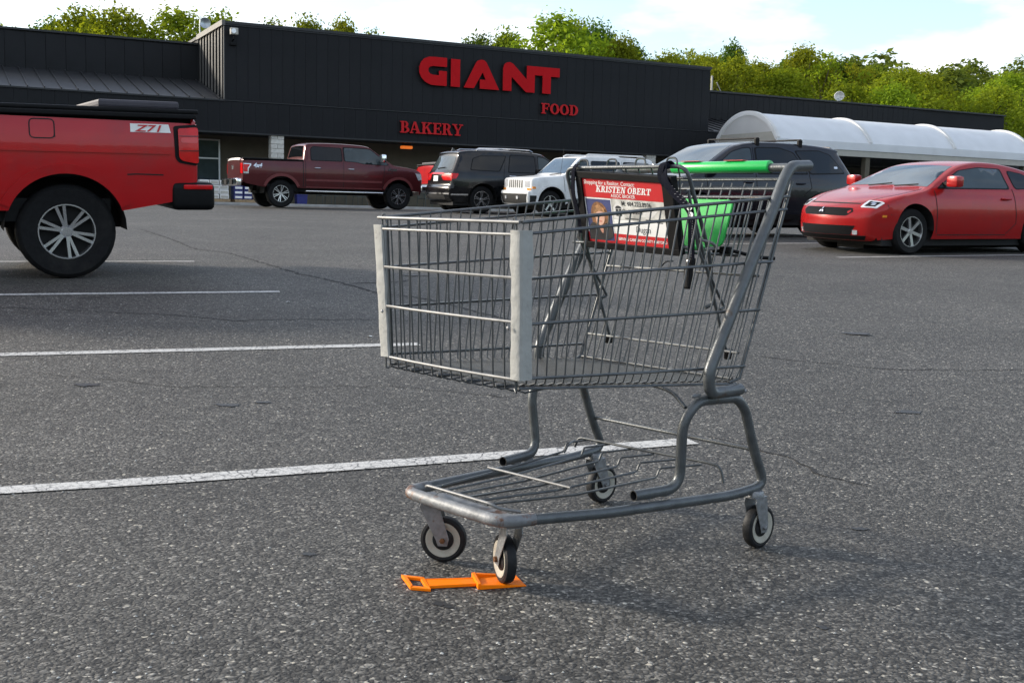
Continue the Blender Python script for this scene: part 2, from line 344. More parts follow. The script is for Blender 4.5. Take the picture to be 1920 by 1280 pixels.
# ------------------------------------------------------------------ ground
_prof = [(-80, 0), (3.9, 0), (6.65, .10), (9.3, .24), (12, .36), (20.3, .61), (34.7, .94), (46, .98), (70, 1.0), (400, 1.0)]
_px = [a for a, b in _prof]; _pz = [b for a, b in _prof]
def gz(y): return sum(float(np.interp(y+k*.8, _px, _pz)) for k in (-1, -.5, 0, .5, 1))/5 if y > 4.6 else float(np.interp(y, _px, _pz))
D2 = Vector((0.89179753, 0.45243471, 0)); P2 = Vector((-0.45243471, 0.89179753, 0)); P0 = Vector((-12.3208, 49.0, 0))
FACROT = math.atan2(D2.y, D2.x)
def fac(t, off, z): return P0 + D2*t + P2*off + Vector((0, 0, z))
ys = [-60, -30, -10, -3, 0, 1, 2, 3, 3.9]+[4.2+i*.4 for i in range(120)]+[54, 60, 70, 90]
xs = [-160, -90, -50, -25, -12, -6, -3, 0, 3, 6, 12, 25, 50, 90, 160]
mb = MB(); mb.add([(x, y, gz(y)) for y in ys for x in xs], [(j*len(xs)+i, j*len(xs)+i+1, (j+1)*len(xs)+i+1, (j+1)*len(xs)+i) for j in range(len(ys)-1) for i in range(len(xs)-1)])
ground = struct(mb.build('ground', ASPH, smooth=60))
def ribbon(name, pts, w, mat, lift, parent=None, jag=0.0, taper=False, step=.25):
    """a flat strip on the ground along pts"""
    P = []
    for a, b in zip(pts[:-1], pts[1:]):
        a = Vector((*a, 0)); b = Vector((*b, 0)); n = max(1, int((b-a).length/step))
        P += [a.lerp(b, i/n) for i in range(n)]
    P.append(Vector((*pts[-1], 0))); mb = MB(); vs = []
    for i, p in enumerate(P):
        t = (P[min(i+1, len(P)-1)]-P[max(i-1, 0)]).normalized(); s = Vector((-t.y, t.x, 0))
        j = Vector((RND.uniform(-jag, jag), RND.uniform(-jag, jag), 0)); ww = w*(RND.uniform(.35, 1.3) if jag else 1)
        if taper: ww *= min(1, min(i, len(P)-1-i)/3+.1)
        for q in (p+j+s*ww/2, p+j-s*ww/2): vs.append((q.x, q.y, gz(q.y)+lift))
    mb.add(vs, [(2*i, 2*i+1, 2*i+3, 2*i+2) for i in range(len(P)-1)])
    return mb.build(name, mat, parent)
# stall lines (each runs on out of the picture to the left or right)
def ext(a, b, l): a = Vector(a); b = Vector(b); d = (b-a).normalized(); return tuple(a-d*l)
for a, b, l in (((-1.18, 3.92), (.76, 4.69), 3.4), ((-2.0, 6.66), (-.58, 7.10), 3.6), ((-2.79, 9.31), (-1.95, 9.56), 4.2), ((-3.6, 12.04), (-3.37, 12.11), 4.6)):
    struct(ribbon('parking_line', [ext(a, b, l), b], .105, LINE, .004, jag=0, step=.1))
for a in ((4.3, 15.28), (3.25, 18.0), (2.1, 20.9)):
    b = (a[0]+4.9*D2.x, a[1]+4.9*D2.y); struct(ribbon('parking_line', [a, b], .10, LINE, .004, step=.2))
for o_ in (24.4, 27.1, 29.8, 32.4, 35.2):
    c = P2*o_ + D2*12.6; struct(ribbon('parking_line', [(c.x, c.y), (c.x+D2.x*5, c.y+D2.y*5)], .10, LINE, .004, step=.3))
CRACK = pm('dark_crack_grit', (.012, .012, .012), .95, 0, .4, 60)  # dark grit colour of the crack strips
for pts, w in (([(-5.9, 18.2), (-4.65, 15.7), (-3.89, 14.0), (-3.32, 13.41), (-2.58, 11.99), (-2.08, 11.08), (-1.56, 10.37), (-1.16, 9.69), (-.7, 9.3), (0, 8.2)], .034),
               ([(-3.9, 8.3), (-2.41, 8.1), (-1.92, 7.9), (-1.51, 8.03), (-.99, 8.1), (-.2, 8.0)], .014), ([(-1.5, 10.3), (-1.05, 10.55), (-.95, 10.75)], .04),
               ([(.85, 4.8), (.98, 4.65), (1.04, 4.53), (1.12, 4.42), (1.18, 4.2), (1.34, 4.0)], .011),
               ([(-2.6, 5.9), (-1.6, 5.6), (-.6, 5.75), (.1, 5.5)], .008), ([(1.4, 7.0), (2.2, 6.6), (3.2, 6.7)], .012)):
    o = ribbon('crack', pts, w, CRACK, .0025, ground, jag=.024, taper=True, step=.05)

# small oil drips soaked into the surface
OIL = pm('oil_stain', (.014, .0135, .013), .55, 0, .5, 40)
for x, y, r_ in ((-.16, 2.72, .018), (0.0, 2.28, .014), (-.14, 2.70, .01), (.75, 2.62, .012), (-.55, 3.1, .015), (1.1, 3.5, .02), (-1.3, 5.2, .05), (-1.15, 5.28, .03), (-2.1, 5.6, .06), (1.9, 5.4, .05), (2.4, 8.0, .10), (.6, 6.3, .04), (-1.0, 11.2, .12)):
    mb = MB(); k_ = 14; mb.add([(x+math.cos(6.283*i/k_)*r_*RND.uniform(.5, 1.35)*1.3, y+math.sin(6.283*i/k_)*r_*RND.uniform(.5, 1.35), gz(y)+.0022) for i in range(k_)], [tuple(range(k_))]); mb.build('oil_stain', OIL, ground)
# pale grit and a few dry leaf scraps lying on the asphalt
mb = MB()
for i in range(900):
    y = 2.2+ (RND.random()**1.6)*9; x = RND.uniform(-.5, .5)*y*1.0; s = RND.uniform(.002, .0055)
    a = RND.random()*6.28; z = gz(y); vs = []
    for k in range(5): vs.append((x+math.cos(a+k*1.257)*s*RND.uniform(.6, 1.3), y+math.sin(a+k*1.257)*s*RND.uniform(.6, 1.3), z+.0005))
    vs.append((x, y, z+s*.7)); mb.add(vs, [(k, (k+1) % 5, 5) for k in range(5)])
grit = mb.build('grit', pm('pale_grit', (.38, .37, .34), .8, 0, .5, 3)); tag(grit, 'pale grit and tiny stone chips scattered over the asphalt', 'grit', kind='stuff')
for i, (x, y) in enumerate(((-.92, 7.35), (-1.75, 8.9))):
    mb = MB(); a = RND.random()*6; s = .02
    pl = [(math.cos(a+k)*s*(1 if k % 2 else .55), math.sin(a+k)*s*(1 if k % 2 else .55)) for k in range(6)]
    mb.add([(x+q[0], y+q[1], gz(y)+.004+.003*(j % 3)) for j, q in enumerate(pl)]+[(x+q[0], y+q[1], gz(y)+.0025+.003*(j % 3)) for j, q in enumerate(pl)], [(0,1,2,3,4,5), (11,10,9,8,7,6)])
    o = mb.build('paper_scrap', M['white'])
    tag(o, ['scrap of white paper left of the cart, beside the second stall line', 'white paper scrap farther out, beyond the hairline crack'][i], 'litter', 'scraps on the asphalt')
# ------------------------------------------------------------------ store building (local x along the front, y into the building)
T0, T1, TL, TR = 0.0, 24.9, -34.0, 52.0
store = empty('store_building', (P0.x, P0.y, 0), FACROT, 'long charcoal metal-clad supermarket with raised sign block and covered front walk', 'building')
def pbox(name, mat, a, b, parent=store, bevel=0):
    return MB().box(a, b).build(name, mat, parent, bevel=bevel)
_share = {}
def shared(name, key, mk, parent, loc):
    """alike pieces share one mesh"""
    if key not in _share:
        o = mk(); _share[key] = o.data; bpy.data.objects.remove(o)
    o = bpy.data.objects.new(name, _share[key]); o.location = loc; return link(o, parent)
# massing
block = pbox('sign_block', M['facade'], (T0+.02, .06, 5.36), (T1-.02, 12, 8.48))
pbox('rear_hall', M['facade'], (TL+.5, 12.01, 0.5), (TR-.5, 45, 7.4))
wl = pbox('left_wing_wall', M['facade'], (TL, 5.06, 5.5), (-.01, 12, 8.18))
wr = pbox('right_wing_wall', M['facade'], (T1+.01, 4.56, 5.5), (TR, 12, 7.93))
fascia = pbox('lower_fascia', M['facade'], (TL, .06, 4.03), (TR, .5, 5.33))
def panel(w, z0, z1):
    return lambda: MB().box((0.003, -.015, z0), (w-.003, .05, z1)).build('panel', M['facade'], bevel=.002, seg=1)
n = int(round((T1-T0)/.498)); w = (T1-T0)/n
for i in range(n): shared('panel', 'up', panel(w, 5.37, 8.42), block, (T0+i*w, RND.uniform(-.004, .004), 0))
n = int(round((TR-TL)/.498)); w2 = (TR-TL)/n
for i in range(n):
    t = TL+i*w2
    if -14 < t < 42: shared('panel', 'low', panel(w2, 4.05, 5.30), fascia, (t, RND.uniform(-.004, .004), 0))
for i in range(26): shared('panel', 'lw', lambda: MB().box((.008, 5.0, 5.6), (.81, 5.05, 8.12)).build('panel', M['facade'], bevel=.004, seg=1), wl, (-21.2+i*.815, RND.uniform(-.004, .004), 0))
for i in range(46): shared('panel', 'rw', lambda: MB().box((.007, 4.5, 5.6), (.415, 4.55, 7.88)).build('panel', M['facade'], bevel=.004, seg=1), wr, (T1+.02+i*.42, RND.uniform(-.004, .004), 0))
for nm, a, b in (('parapet_cap', (T0-.05, -.09, 8.485), (T1+.05, 12, 8.60)), ('parapet_cap', (TL, 4.94, 8.185), (-.06, 12.2, 8.27)), ('parapet_cap', (T1+.06, 4.44, 7.935), (TR, 12.2, 8.03)),
                 ('drip_edge', (T0, -.05, 8.425), (T1, .055, 8.483)), ('fascia_cap', (TL, -.07, 5.305), (-.002, .52, 5.365)), ('fascia_cap', (T1+.002, -.07, 5.305), (TR, .52, 5.365)), ('fascia_joint', (T0, -.03, 5.325), (T1, .058, 5.362)),
                 ('fascia_base_trim', (TL, -.04, 3.985), (TR, .5, 4.045))):
    pbox(nm, M['trim'], a, b)
# ribbed side face of the sign block, its sunlight put into a paler panel colour
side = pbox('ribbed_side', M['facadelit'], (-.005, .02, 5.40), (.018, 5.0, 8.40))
for i in range(9):
    shared('rib', 'rib', lambda: MB().box((-.075, -.035, 5.40), (-.006, .035, 8.40)).build('rib', M['facade'], bevel=.004, seg=1), side, (0, .12+i*.60, 0))
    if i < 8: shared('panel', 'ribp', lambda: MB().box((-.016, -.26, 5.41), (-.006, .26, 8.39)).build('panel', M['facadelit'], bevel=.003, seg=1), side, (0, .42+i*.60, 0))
pbox('pale_side_cap', M['capside'], (-.12, -.10, 8.41), (.02, 5.05, 8.63))
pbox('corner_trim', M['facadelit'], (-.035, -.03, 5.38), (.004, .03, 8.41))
# lean-to roofs in front of the two wings
def leanto(x0, x1, off, z1):
    mb = MB(); mb.add([(x0, -.02, 5.37), (x1, -.02, 5.37), (x1, off, z1), (x0, off, z1), (x0, -.02, 5.30), (x1, -.02, 5.30), (x1, off, 5.30), (x0, off, 5.30)], [(0,1,2,3),(4,7,6,5),(0,4,5,1),(1,5,6,2),(2,6,7,3),(3,7,4,0)])
    o = mb.build('lean_to_roof', M['seamroof'], store); L = math.hypot(off, z1-5.37); a = math.atan2(z1-5.37, off)
    k = 0; x = x0+.3
    while x < x1-.1:
        q = shared('standing_seam', 'seam%s' % off, lambda: MB().box((-.02, .02, .004), (.02, L-.05, .055)).build('standing_seam', M['seamroof']), o, (x, -.02, 5.37)); q.rotation_euler = (a, 0, 0); x += .62
leanto(-16.0, -.045, 5.0, 6.60); leanto(T1+.03, 44.0, 4.5, 6.45)
# covered walk: soffit, shop wall, columns, windows, lights
pbox('soffit', M['soffit'], (TL, .51, 4.06), (TR, 3.2, 4.16))
wall = pbox('shop_wall', M['storewall'], (TL, 3.2, .9), (TR, 3.5, 5.3))
def window(x0, x1, z0, z1, n):
    f = MB()
    for a, b in (((x0, 3.10, z0), (x0+.07, 3.195, z1)), ((x1-.07, 3.10, z0), (x1, 3.195, z1)), ((x0+.071, 3.10, z1-.07), (x1-.071, 3.195, z1)), ((x0+.071, 3.10, z0), (x1-.071, 3.195, z0+.08)), ((x0+.071, 3.10, z0+1.55), (x1-.071, 3.195, z0+1.61))): f.box(a, b)
    for k in range(1, n): x = lerp(x0, x1, k/n); f.box((x-.03, 3.101, z0+.081), (x+.03, 3.194, z0+1.549)); f.box((x-.03, 3.101, z0+1.611), (x+.03, 3.194, z1-.071))
    w_ = f.build('window', M['frame'], store)
    for k in range(n):
        xa, xb = lerp(x0, x1, k/n)+.04, lerp(x0, x1, (k+1)/n)-.04
        MB().box((xa, 3.14, z0+.05), (xb, 3.16, z0+1.57)).build('pane', M['shopglass'], w_); MB().box((xa, 3.14, z0+1.58), (xb, 3.16, z1-.05)).build('pane', M['shopglass'], w_)
window(-4.9, .50, 1.45, 3.88, 4); window(-12.5, -6.6, 1.45, 3.88, 4); window(26.5, 31.5, 1.12, 3.8, 4)
for x in (2.28, 21.5, -14.6, 40.7):
    c = pbox('column', M['whitebrick'], (x-.26, .08, 1.05), (x+.26, .46, 4.03))
    for k in range(15):
        z = 1.06+k*.198
        for s in ((0,) if k % 2 else (0, 1)):
            wd = .56 if k % 2 else .275
            key = 'blk%d' % (k % 2)
            shared('block', key, lambda: MB().box((0, .045, 0), (wd, .495, .186)).build('block', M['whitebrick'], bevel=.012, seg=1), c, (x-.28+s*.285, RND.uniform(-.008, .008), z))
LMP = pm('orange_lamp_glow', (.9, .25, .05), .4, emit=(1, .22, .03), es=.3)
for x, z, mt, nm in ((8.8, 3.9, LMP, 'amber_soffit_light'), (12.66, 3.98, M['beige'], 'soffit_light'), (14.5, 3.96, M['beige'], 'soffit_light'), (17.9, 3.96, M['beige'], 'soffit_light')):
    MB().box((x-.26, 1.35, z-.12), (x+.26, 1.65, z+.01)).build(nm, mt, store, bevel=.03); MB().box((x-.2, 1.42, z+.012), (x+.2, 1.58, 4.058)).build('light_mount', M['soffit'], store)
# floodlight and antennas on the roof edge
mb = MB(); mb.box((.18, -.42, 8.02), (.50, -.16, 8.30)); cl = mb.build('floodlight', M['beige'], bevel=.04, seg=2)
fl = empty('floodlight', tuple(fac(0, 0, 0)), FACROT, 'small pale floodlight at the top left corner of the charcoal sign block', 'light')
cl.name = 'housing'; cl.parent = fl
MB().tube([(.34, -.30, 8.02), (.34, -.30, 7.86), (.34, -.02, 7.80)], .03).build('bracket', M['black'], fl)
MB().box((.22, -.16, 7.62), (.5, -.02, 7.70)).build('mount', M['black'], fl)
MB().lathe([(.0, 0), (.10, 0), (.10, .02), (0, .02)], 16, 'Y', Matrix.Translation((.30, -.44, 8.16))).build('lens', M['lampclear'], fl)
an = empty('roof_antenna', tuple(fac(.45, 7, 8.2)), FACROT, 'thin pale antenna mast with dish above the left wing roof', 'antenna')
MB().tube([(0, 0, 0), (0, 0, 1.62)], .03).build('mast', M['frame'], an)
MB().lathe([(0, .10), (.14, .07), (.26, 0), (.25, -.02), (.13, .05), (0, .08)], 20, 'Y', Matrix.Translation((.22, -.1, 1.28))).build('dish', M['frame'], an, 40)
MB().tube([(.0, 0, 1.3), (.22, -.02, 1.28)], .02).build('arm', M['frame'], an)
vp = empty('roof_vent_pipe', tuple(fac(29.43, 6, 7.6)), FACROT, 'pale upright pipe on the roof right of the sign block', 'pipe')
MB().tube([(0, 0, 0), (0, 0, 1.45)], .06).build('pipe', M['beige'], vp); MB().tube([(.35, 0, 1.1), (.9, .2, .5), (1.2, .3, 0)], .03).build('guy_wire', M['beige'], vp)
sd = empty('satellite_dish', tuple(fac(38.0, 4.9, 7.95)), FACROT, 'white satellite dish on the roof edge far right', 'satellite dish')
MB().tube([(0, 0, 0), (0, 0, .3)], .04).build('mount', M['frame'], sd)
MB().lathe([(0, .12), (.15, .10), (.30, .0), (.29, -.02), (.15, .07), (0, .09)], 24, 'Y', Matrix.Translation((0, -.1, .42)) @ Matrix.Rotation(R(-35), 4, 'Z') @ Matrix.Rotation(R(25), 4, 'X')).build('dish', M['white'], sd, 40)
MB().tube([(0, -.1, .3), (.15, -.45, .38)], .015).build('feed_arm', M['frame'], sd)
# walk and kerb
walk = struct(MB().box((TL, -2.1, .7), (TR, 3.19, 1.08)).build('sidewalk', M['concrete'])); walk.location = P0; walk.rotation_euler = (0, 0, FACROT)
kerb = struct(MB().box((TL, -2.27, .7), (TR, -2.105, 1.085)).build('kerb', M['concrete'], bevel=.03)); kerb.location = P0; kerb.rotation_euler = (0, 0, FACROT)

# ------------------------------------------------------------------ signs
GIANT = {
 'G': [(10.06,7.86),(9.47,7.86),(9.18,7.85),(8.94,7.76),(8.78,7.58),(8.70,7.35),(8.71,7.11),(8.82,6.89),(9.0,6.72),(9.27,6.61),(9.63,6.6),(10.06,6.6),(10.06,7.26),(9.67,7.26),(9.67,7.06),(9.4,7.06),(9.24,7.1),(9.15,7.2),(9.15,7.31),(9.22,7.41),(9.37,7.45),(10.06,7.45)],
 'I': [(10.26,7.84),(10.72,7.84),(10.72,6.6),(10.26,6.6)],
 'A': [(10.92,6.6),(11.5,7.73),(11.61,7.87),(11.78,7.92),(11.94,7.9),(12.06,7.8),(12.73,6.6),(11.73,6.6),(11.73,7.02),(12.03,7.02),(11.86,7.34),(11.43,6.6)],
 'NT': [(12.92,6.6),(12.92,7.61),(12.98,7.81),(13.11,7.9),(13.27,7.93),(13.44,7.86),(14.17,7.19),(14.17,7.83),(15.94,7.83),(15.94,7.41),(15.47,7.41),(15.47,6.6),(15.02,6.6),(15.02,7.42),(14.6,7.42),(14.6,6.6),(14.14,6.6),(13.37,7.26),(13.37,6.6)]}
def sign_root(name, t, z, label): return empty(name, tuple(fac(t, 0, 0)), FACROT, label, 'sign')
def facade_letter(polys, dx, parent, mat, y0, y1, name='letter'):
    mb = MB()
    for i, pl in enumerate(polys):
        e = .002*i
        mb.cur = 0; mb.prism(pl, lambda x, z, d: (x-dx, d, z), y0-e, y0+.02)
        mb.cur = 1; mb.prism([(x, z) for x, z in pl], lambda x, z, d: (x-dx, d, z), y0+.0201, y1)
    return mb.build(name, [mat, M['letterside']], parent)
sg = sign_root('main_sign', 8.7, 0, 'largest red block-letter store sign high on the charcoal sign block')
for k, pl in GIANT.items(): facade_letter([pl], 8.7, sg, M['letter'], -.20, -.03)
def rect(x0, x1, y0, y1): return [(x0, y0), (x1, y0), (x1, y1), (x0, y1)]
def ring(cx, cy, rx, ry, ix, iy, a0, a1, n=14):
    out = []
    for k in range(n):
        a, b = R(lerp(a0, a1, k/n)), R(lerp(a0, a1, (k+1)/n))
        out.append([(cx+rx*math.cos(a), cy+ry*math.sin(a)), (cx+rx*math.cos(b), cy+ry*math.sin(b)), (cx+ix*math.cos(b), cy+iy*math.sin(b)), (cx+ix*math.cos(a), cy+iy*math.sin(a))])
    return out
def half(cx, cy, rx, ry, ix, iy): return ring(cx, cy, rx, ry, ix, iy, -90, 90, 10)
STEM = [rect(.12, .36, .1, .9)]; FOOT = [rect(0, .48, 0, .1)]; HEAD = [rect(0, .48, .9, 1)]
SERIF = {
 'B': (STEM+[rect(0, .42, 0, .1), rect(0, .42, .9, 1), rect(.36, .42, .46, .54)]+half(.42, .73, .34, .27, .11, .17)+half(.42, .27, .42, .27, .18, .17), .90),
 'A': ([[(.08, .1), (.2, .1), (.47, .9), (.38, 1.0)], [(.38, 1.0), (.58, 1.0), (.95, .1), (.66, .1)], rect(.26, .7, .28, .38), rect(0, .34, 0, .1), rect(.56, 1.05, 0, .1)], 1.1),
 'K': (STEM+FOOT+HEAD+[[(.36, .38), (.36, .52), (.68, .9), (.84, .9)], [(.46, .52), (.62, .62), (.95, .1), (.68, .1)], rect(.56, .98, .9, 1), rect(.58, 1.04, 0, .1)], 1.08),
 'E': (STEM+[rect(0, .82, 0, .11), rect(0, .8, .89, 1), rect(.36, .58, .45, .56), rect(.56, .64, .36, .66), rect(.72, .82, .11, .32), rect(.7, .8, .7, .89)], .9),
 'R': (STEM+FOOT+[rect(0, .44, .9, 1), rect(.36, .44, .44, .53)]+half(.44, .72, .36, .28, .13, .18)+[[(.44, .48), (.66, .5), (.88, .1), (.62, .1)], rect(.62, 1.0, 0, .1)], 1.02),
 'Y': ([[(.08, .9), (.32, .9), (.6, .4), (.4, .4)], [(.78, .9), (.9, .9), (.6, .4), (.5, .42)], rect(.38, .62, .1, .4), rect(.22, .78, 0, .1), rect(-.04, .44, .9, 1), rect(.64, 1.02, .9, 1)], 1.05),
 'F': (STEM+FOOT+[rect(0, .8, .89, 1), rect(.36, .58, .45, .56), rect(.56, .64, .36, .66), rect(.7, .8, .68, .89)], .88),
 'O': (ring(.46, .5, .46, .52, .22, .40, 0, 360, 24), .98),
 'D': (STEM+[rect(0, .42, 0, .1), rect(0, .42, .9, 1)]+half(.42, .5, .48, .5, .22, .40), .97),
 'I': ([rect(.12, .38, .1, .9), rect(0, .5, 0, .1), rect(0, .5, .9, 1)], .58),
 'S': (ring(.36, .74, .34, .28, .12, .14, 20, 250, 10)+ring(.36, .27, .36, .29, .13, .15, -160, 90, 10)+[rect(.60, .70, .68, .98), rect(0, .09, .02, .34)], .78),
 'T': ([rect(.32, .58, .1, .89), rect(.16, .74, 0, .1), rect(0, .9, .89, 1), rect(0, .1, .66, .89), rect(.8, .9, .66, .89)], .96),
 'N': ([rect(.14, .26, .1, .9), [(.12, 1.0), (.4, 1.0), (.86, 0), (.64, 0)], rect(.74, .86, .1, .9), rect(0, .4, 0, .1), rect(0, .2, .9, 1), rect(.58, 1.02, .9, 1)], 1.08),
}
def serif_sign(root, word, x0, z0, wtot, h, mat):
    tot = sum(SERIF[c][1] for c in word); x = x0
    for c in word:
        pl, wd = SERIF[c]; s = wtot/tot
        facade_letter([[(x+a*s, z0+b*h) for a, b in q] for q in pl], 0, root, mat, -.14, -.03); x += wd*s
fs_ = sign_root('food_sign', 15.02, 0, 'small red serif letters reading FOOD under the right end of the big sign'); serif_sign(fs_, 'FOOD', 0, 5.67, 2.06, .49, M['letter2'])
bs_ = sign_root('bakery_sign', 7.84, 0, 'red serif letters reading BAKERY on the lower fascia'); serif_sign(bs_, 'BAKERY', 0, 4.40, 3.12, .52, M['letter2'])

# ------------------------------------------------------------------ barrel vault entrance canopy
cano = empty('entrance_canopy', tuple(fac(25.3, 0, 0)), FACROT, 'white barrel vaulted entrance canopy right of the sign block', 'canopy')
RC, YC = 2.83, -2.70; ZC = 6.14-RC; A1 = math.acos((4.80-ZC)/RC)
def arc(rad, n=20): return [(YC+rad*math.sin(lerp(-A1, A1, k/n)), ZC+rad*math.cos(lerp(-A1, A1, k/n))) for k in range(n+1)]
CL = 17.7
for k in range(3):
    a = arc(RC); b = arc(RC-.05); x0, x1 = .1+k*5.9, 5.9+k*5.9-.02
    mb = MB(); mb.prism(a+b[::-1], lambda y, z, d: (d, y, z), x0, x1); mb.build('vault_sheet', M['canopy'], cano, 30)
for k in range(4):
    a = arc(RC+.09); b = arc(RC-.12); mb = MB(); mb.prism(a+b[::-1], lambda y, z, d: (d, y, z), -.10+k*5.9, .10+k*5.9); mb.build('arch_rib', M['canopyend'], cano, 30)
lo = 5.13
up = [(y, z) for y, z in arc(RC-.125, 24) if z > lo]
ylo = math.sqrt((RC-.125)**2-(lo-ZC)**2)
mb = MB(); mb.prism([(YC-ylo, lo)]+up+[(YC+ylo, lo)], lambda y, z, d: (d, y, z), -.03, .03); mb.build('end_panel', M['canopyend'], cano)
mb = MB(); y2 = (RC-.125)*math.sin(A1); mb.prism([(YC-y2+.02, 4.70), (YC-ylo+.01, lo-.004), (YC+ylo-.01, lo-.004), (YC+y2-.02, 4.70)], lambda y, z, d: (d, y, z), -.05, .02); mb.build('end_band', M['beige'], cano)
MB().box((-.08, YC-2.45, 4.42), (CL, YC-2.33, 4.80)).build('gutter_fascia', M['canopy'], cano); MB().box((-.06, YC-2.40, 4.12), (CL, YC-2.28, 4.415)).build('lower_beam', M['beige'], cano)
MB().box((.02, YC-2.25, 4.55), (CL-.1, YC+2.2, 4.62)).build('ceiling', M['soffit'], cano)
MB().box((-.06, YC-2.27, 4.42), (.06, YC+2.3, 4.69)).build('end_beam', M['beige'], cano)
for x in (.25, 5.9, 11.8, 17.4): MB().box((x-.15, YC-2.30, 1.0), (x+.15, YC-2.0, 4.12)).build('post', M['storewall'], cano, bevel=.02)

# ------------------------------------------------------------------ goods on the walk
def on_walk(t, off, z=1.08): return tuple(fac(t, off, z))
for k, (t, lb) in enumerate(((-.42, 'wooden pallet under the stacked white cases'), (.98, 'wooden pallet under the stacked blue cases'))):
    pl = empty('pallet', on_walk(t, .2), FACROT, lb, 'pallet', 'pallets outside the shop window')
    for j in range(7): MB().box((-.62 + j*.18, -.5, .12), (-.62+j*.18+.12, .5, .145)).build('slat', M['wood'], pl)
    for j in (-.5, -.05, .4): MB().box((-.62, j, .02), (.58, j+.1, .119)).build('runner', M['wood'], pl)
CW = pm('white_case_card', (.68, .67, .64), .7, 0, .12, 5, bump=.05, objvar=.15); CB = pm('blue_shrink_wrap', (.025, .03, .15), .3, 0, .2, 9, objvar=.15)
def case(mat, stripe):
    r = empty('case', label='x', cat='x'); MB().box((-.19, -.3, 0), (.19, .3, .19)).build('wrap', mat, r, bevel=.02)
    MB().box((-.15, -.306, .045), (.15, -.3005, .135)).build('label_patch', stripe, r)
    MB().box((-.195, -.08, .191), (.195, .08, .196)).build('handle_strip', M['beige'], r); return r
cw = case(CW, M['beige']); cb = case(CB, M['white'])
rows = ['bottom', 'second', 'third', 'top']; cols = ['left', 'middle', 'right']
first = True
for c_ in range(3):
    for r_ in range(4):
        o = cw if first else copy_tree(cw); first = False
        o.location = on_walk(-.86+c_*.41, .2+RND.uniform(-.05, .05), 1.08+.146+r_*.197); o.rotation_euler = (0, 0, FACROT+RND.uniform(-.06, .06))
        tag(o, 'white packed case, %s of the %s white stack by the shop window' % (rows[r_], cols[c_]), 'case', 'white cases stacked outside')
first = True
for c_ in range(3):
    for r_ in range(3):
        o = cb if first else copy_tree(cb); first = False
        o.location = on_walk(.56+c_*.41, .2+RND.uniform(-.04, .04), 1.08+.146+r_*.197); o.rotation_euler = (0, 0, FACROT+RND.uniform(-.04, .04))
        tag(o, 'blue wrapped case, %s of the %s blue stack behind the maroon pickup' % (rows[r_] if r_ < 2 else 'top', cols[c_]), 'case', 'blue cases stacked outside')
bn = empty('storage_bin', on_walk(3.42, .4), FACROT, 'blue plastic bin behind the rear wheel of the maroon pickup', 'bin')
mb = MB(); mb.add([(-.22, -.2, 0), (.22, -.2, 0), (.22, .2, 0), (-.22, .2, 0), (-.24, -.22, .4), (.24, -.22, .4), (.24, .22, .4), (-.24, .22, .4)], [(3,2,1,0), (0,1,5,4), (1,2,6,5), (2,3,7,6), (3,0,4,7), (4,5,6,7)]); mb.build('tub', pm('blue_plastic', (.015, .02, .14), .4), bn, bevel=.02)
MB().box((-.26, -.24, .385), (.26, .24, .43)).build('rim', pm('blue_plastic', (.015, .02, .14), .4), bn, bevel=.02)
DM = pm('dark_patio_metal', (.055, .065, .06), .45, .4)
def patio_chair():
    r = empty('patio_chair', label='x', cat='x'); h = .24
    for s in (-h, h):
        MB().tube(fillet([(s, -.26, 0), (s, -.22, .60), (s, .2, .62), (s, .26, .0)], .08), .014, 6).build('side_frame', DM, r)
    MB().tube(fillet([(-h, .16, .38), (-h, .34, .98), (h, .34, .98), (h, .16, .38)], .08), .014, 6).build('back_frame', DM, r)
    mb = MB()
    for k in range(9): x = lerp(-h+.03, h-.03, k/8); mb.tube([(x, .17, .4), (x, .33, .96)], .006, 5)
    mb.build('back_wires', DM, r)
    MB().box((-h, -.24, .385), (h, .2, .41)).build('seat', DM, r, bevel=.01); return r
pc = patio_chair()
for k, (t, off, rz, lb) in enumerate(((4.5, .5, .3, 'dark metal patio chair under the maroon pickup bed, nearest the blue bin'), (5.3, .6, -.2, 'dark metal patio chair seen beneath the rear door of the maroon pickup'), (6.2, .5, .15, 'dark metal patio chair seen beneath the front door of the maroon pickup'),
    (7.1, .6, -.35, 'dark metal patio chair behind the front wheel of the maroon pickup'), (9.3, .4, .5, 'dark metal patio chair glimpsed between the maroon pickup and black SUV'))):
    o = pc if k == 0 else copy_tree(pc); o.location = on_walk(t, off); o.rotation_euler = (0, 0, FACROT+rz); tag(o, lb, 'chair', 'patio chairs outside the store')
# ------------------------------------------------------------------ vehicles
def chaikin(P, n=2):
    for _ in range(n):
        Q = [P[0]]
        for a, b in zip(P[:-1], P[1:]):
            Q += [(a[0]*.75+b[0]*.25, a[1]*.75+b[1]*.25), (a[0]*.25+b[0]*.75, a[1]*.25+b[1]*.75)]
        Q.append(P[-1]); P = Q
    return P
def densify(P, step, closed=True):
    out = []; n = len(P)
    for i in range(n if closed else n-1):
        a, b = P[i], P[(i+1) % n]; k = max(1, int(math.hypot(b[0]-a[0], b[1]-a[1])/step))
        out += [(lerp(a[0], b[0], j/k), lerp(a[1], b[1], j/k)) for j in range(k)]
    if not closed: out.append(P[-1])
    return out
def inside(p, poly):
    c = False; x, y = p; n = len(poly); j = n-1
    for i in range(n):
        xi, yi = poly[i]; xj, yj = poly[j]
        if (yi > y) != (yj > y) and x < (xj-xi)*(y-yi)/(yj-yi)+xi: c = not c
        j = i
    return c
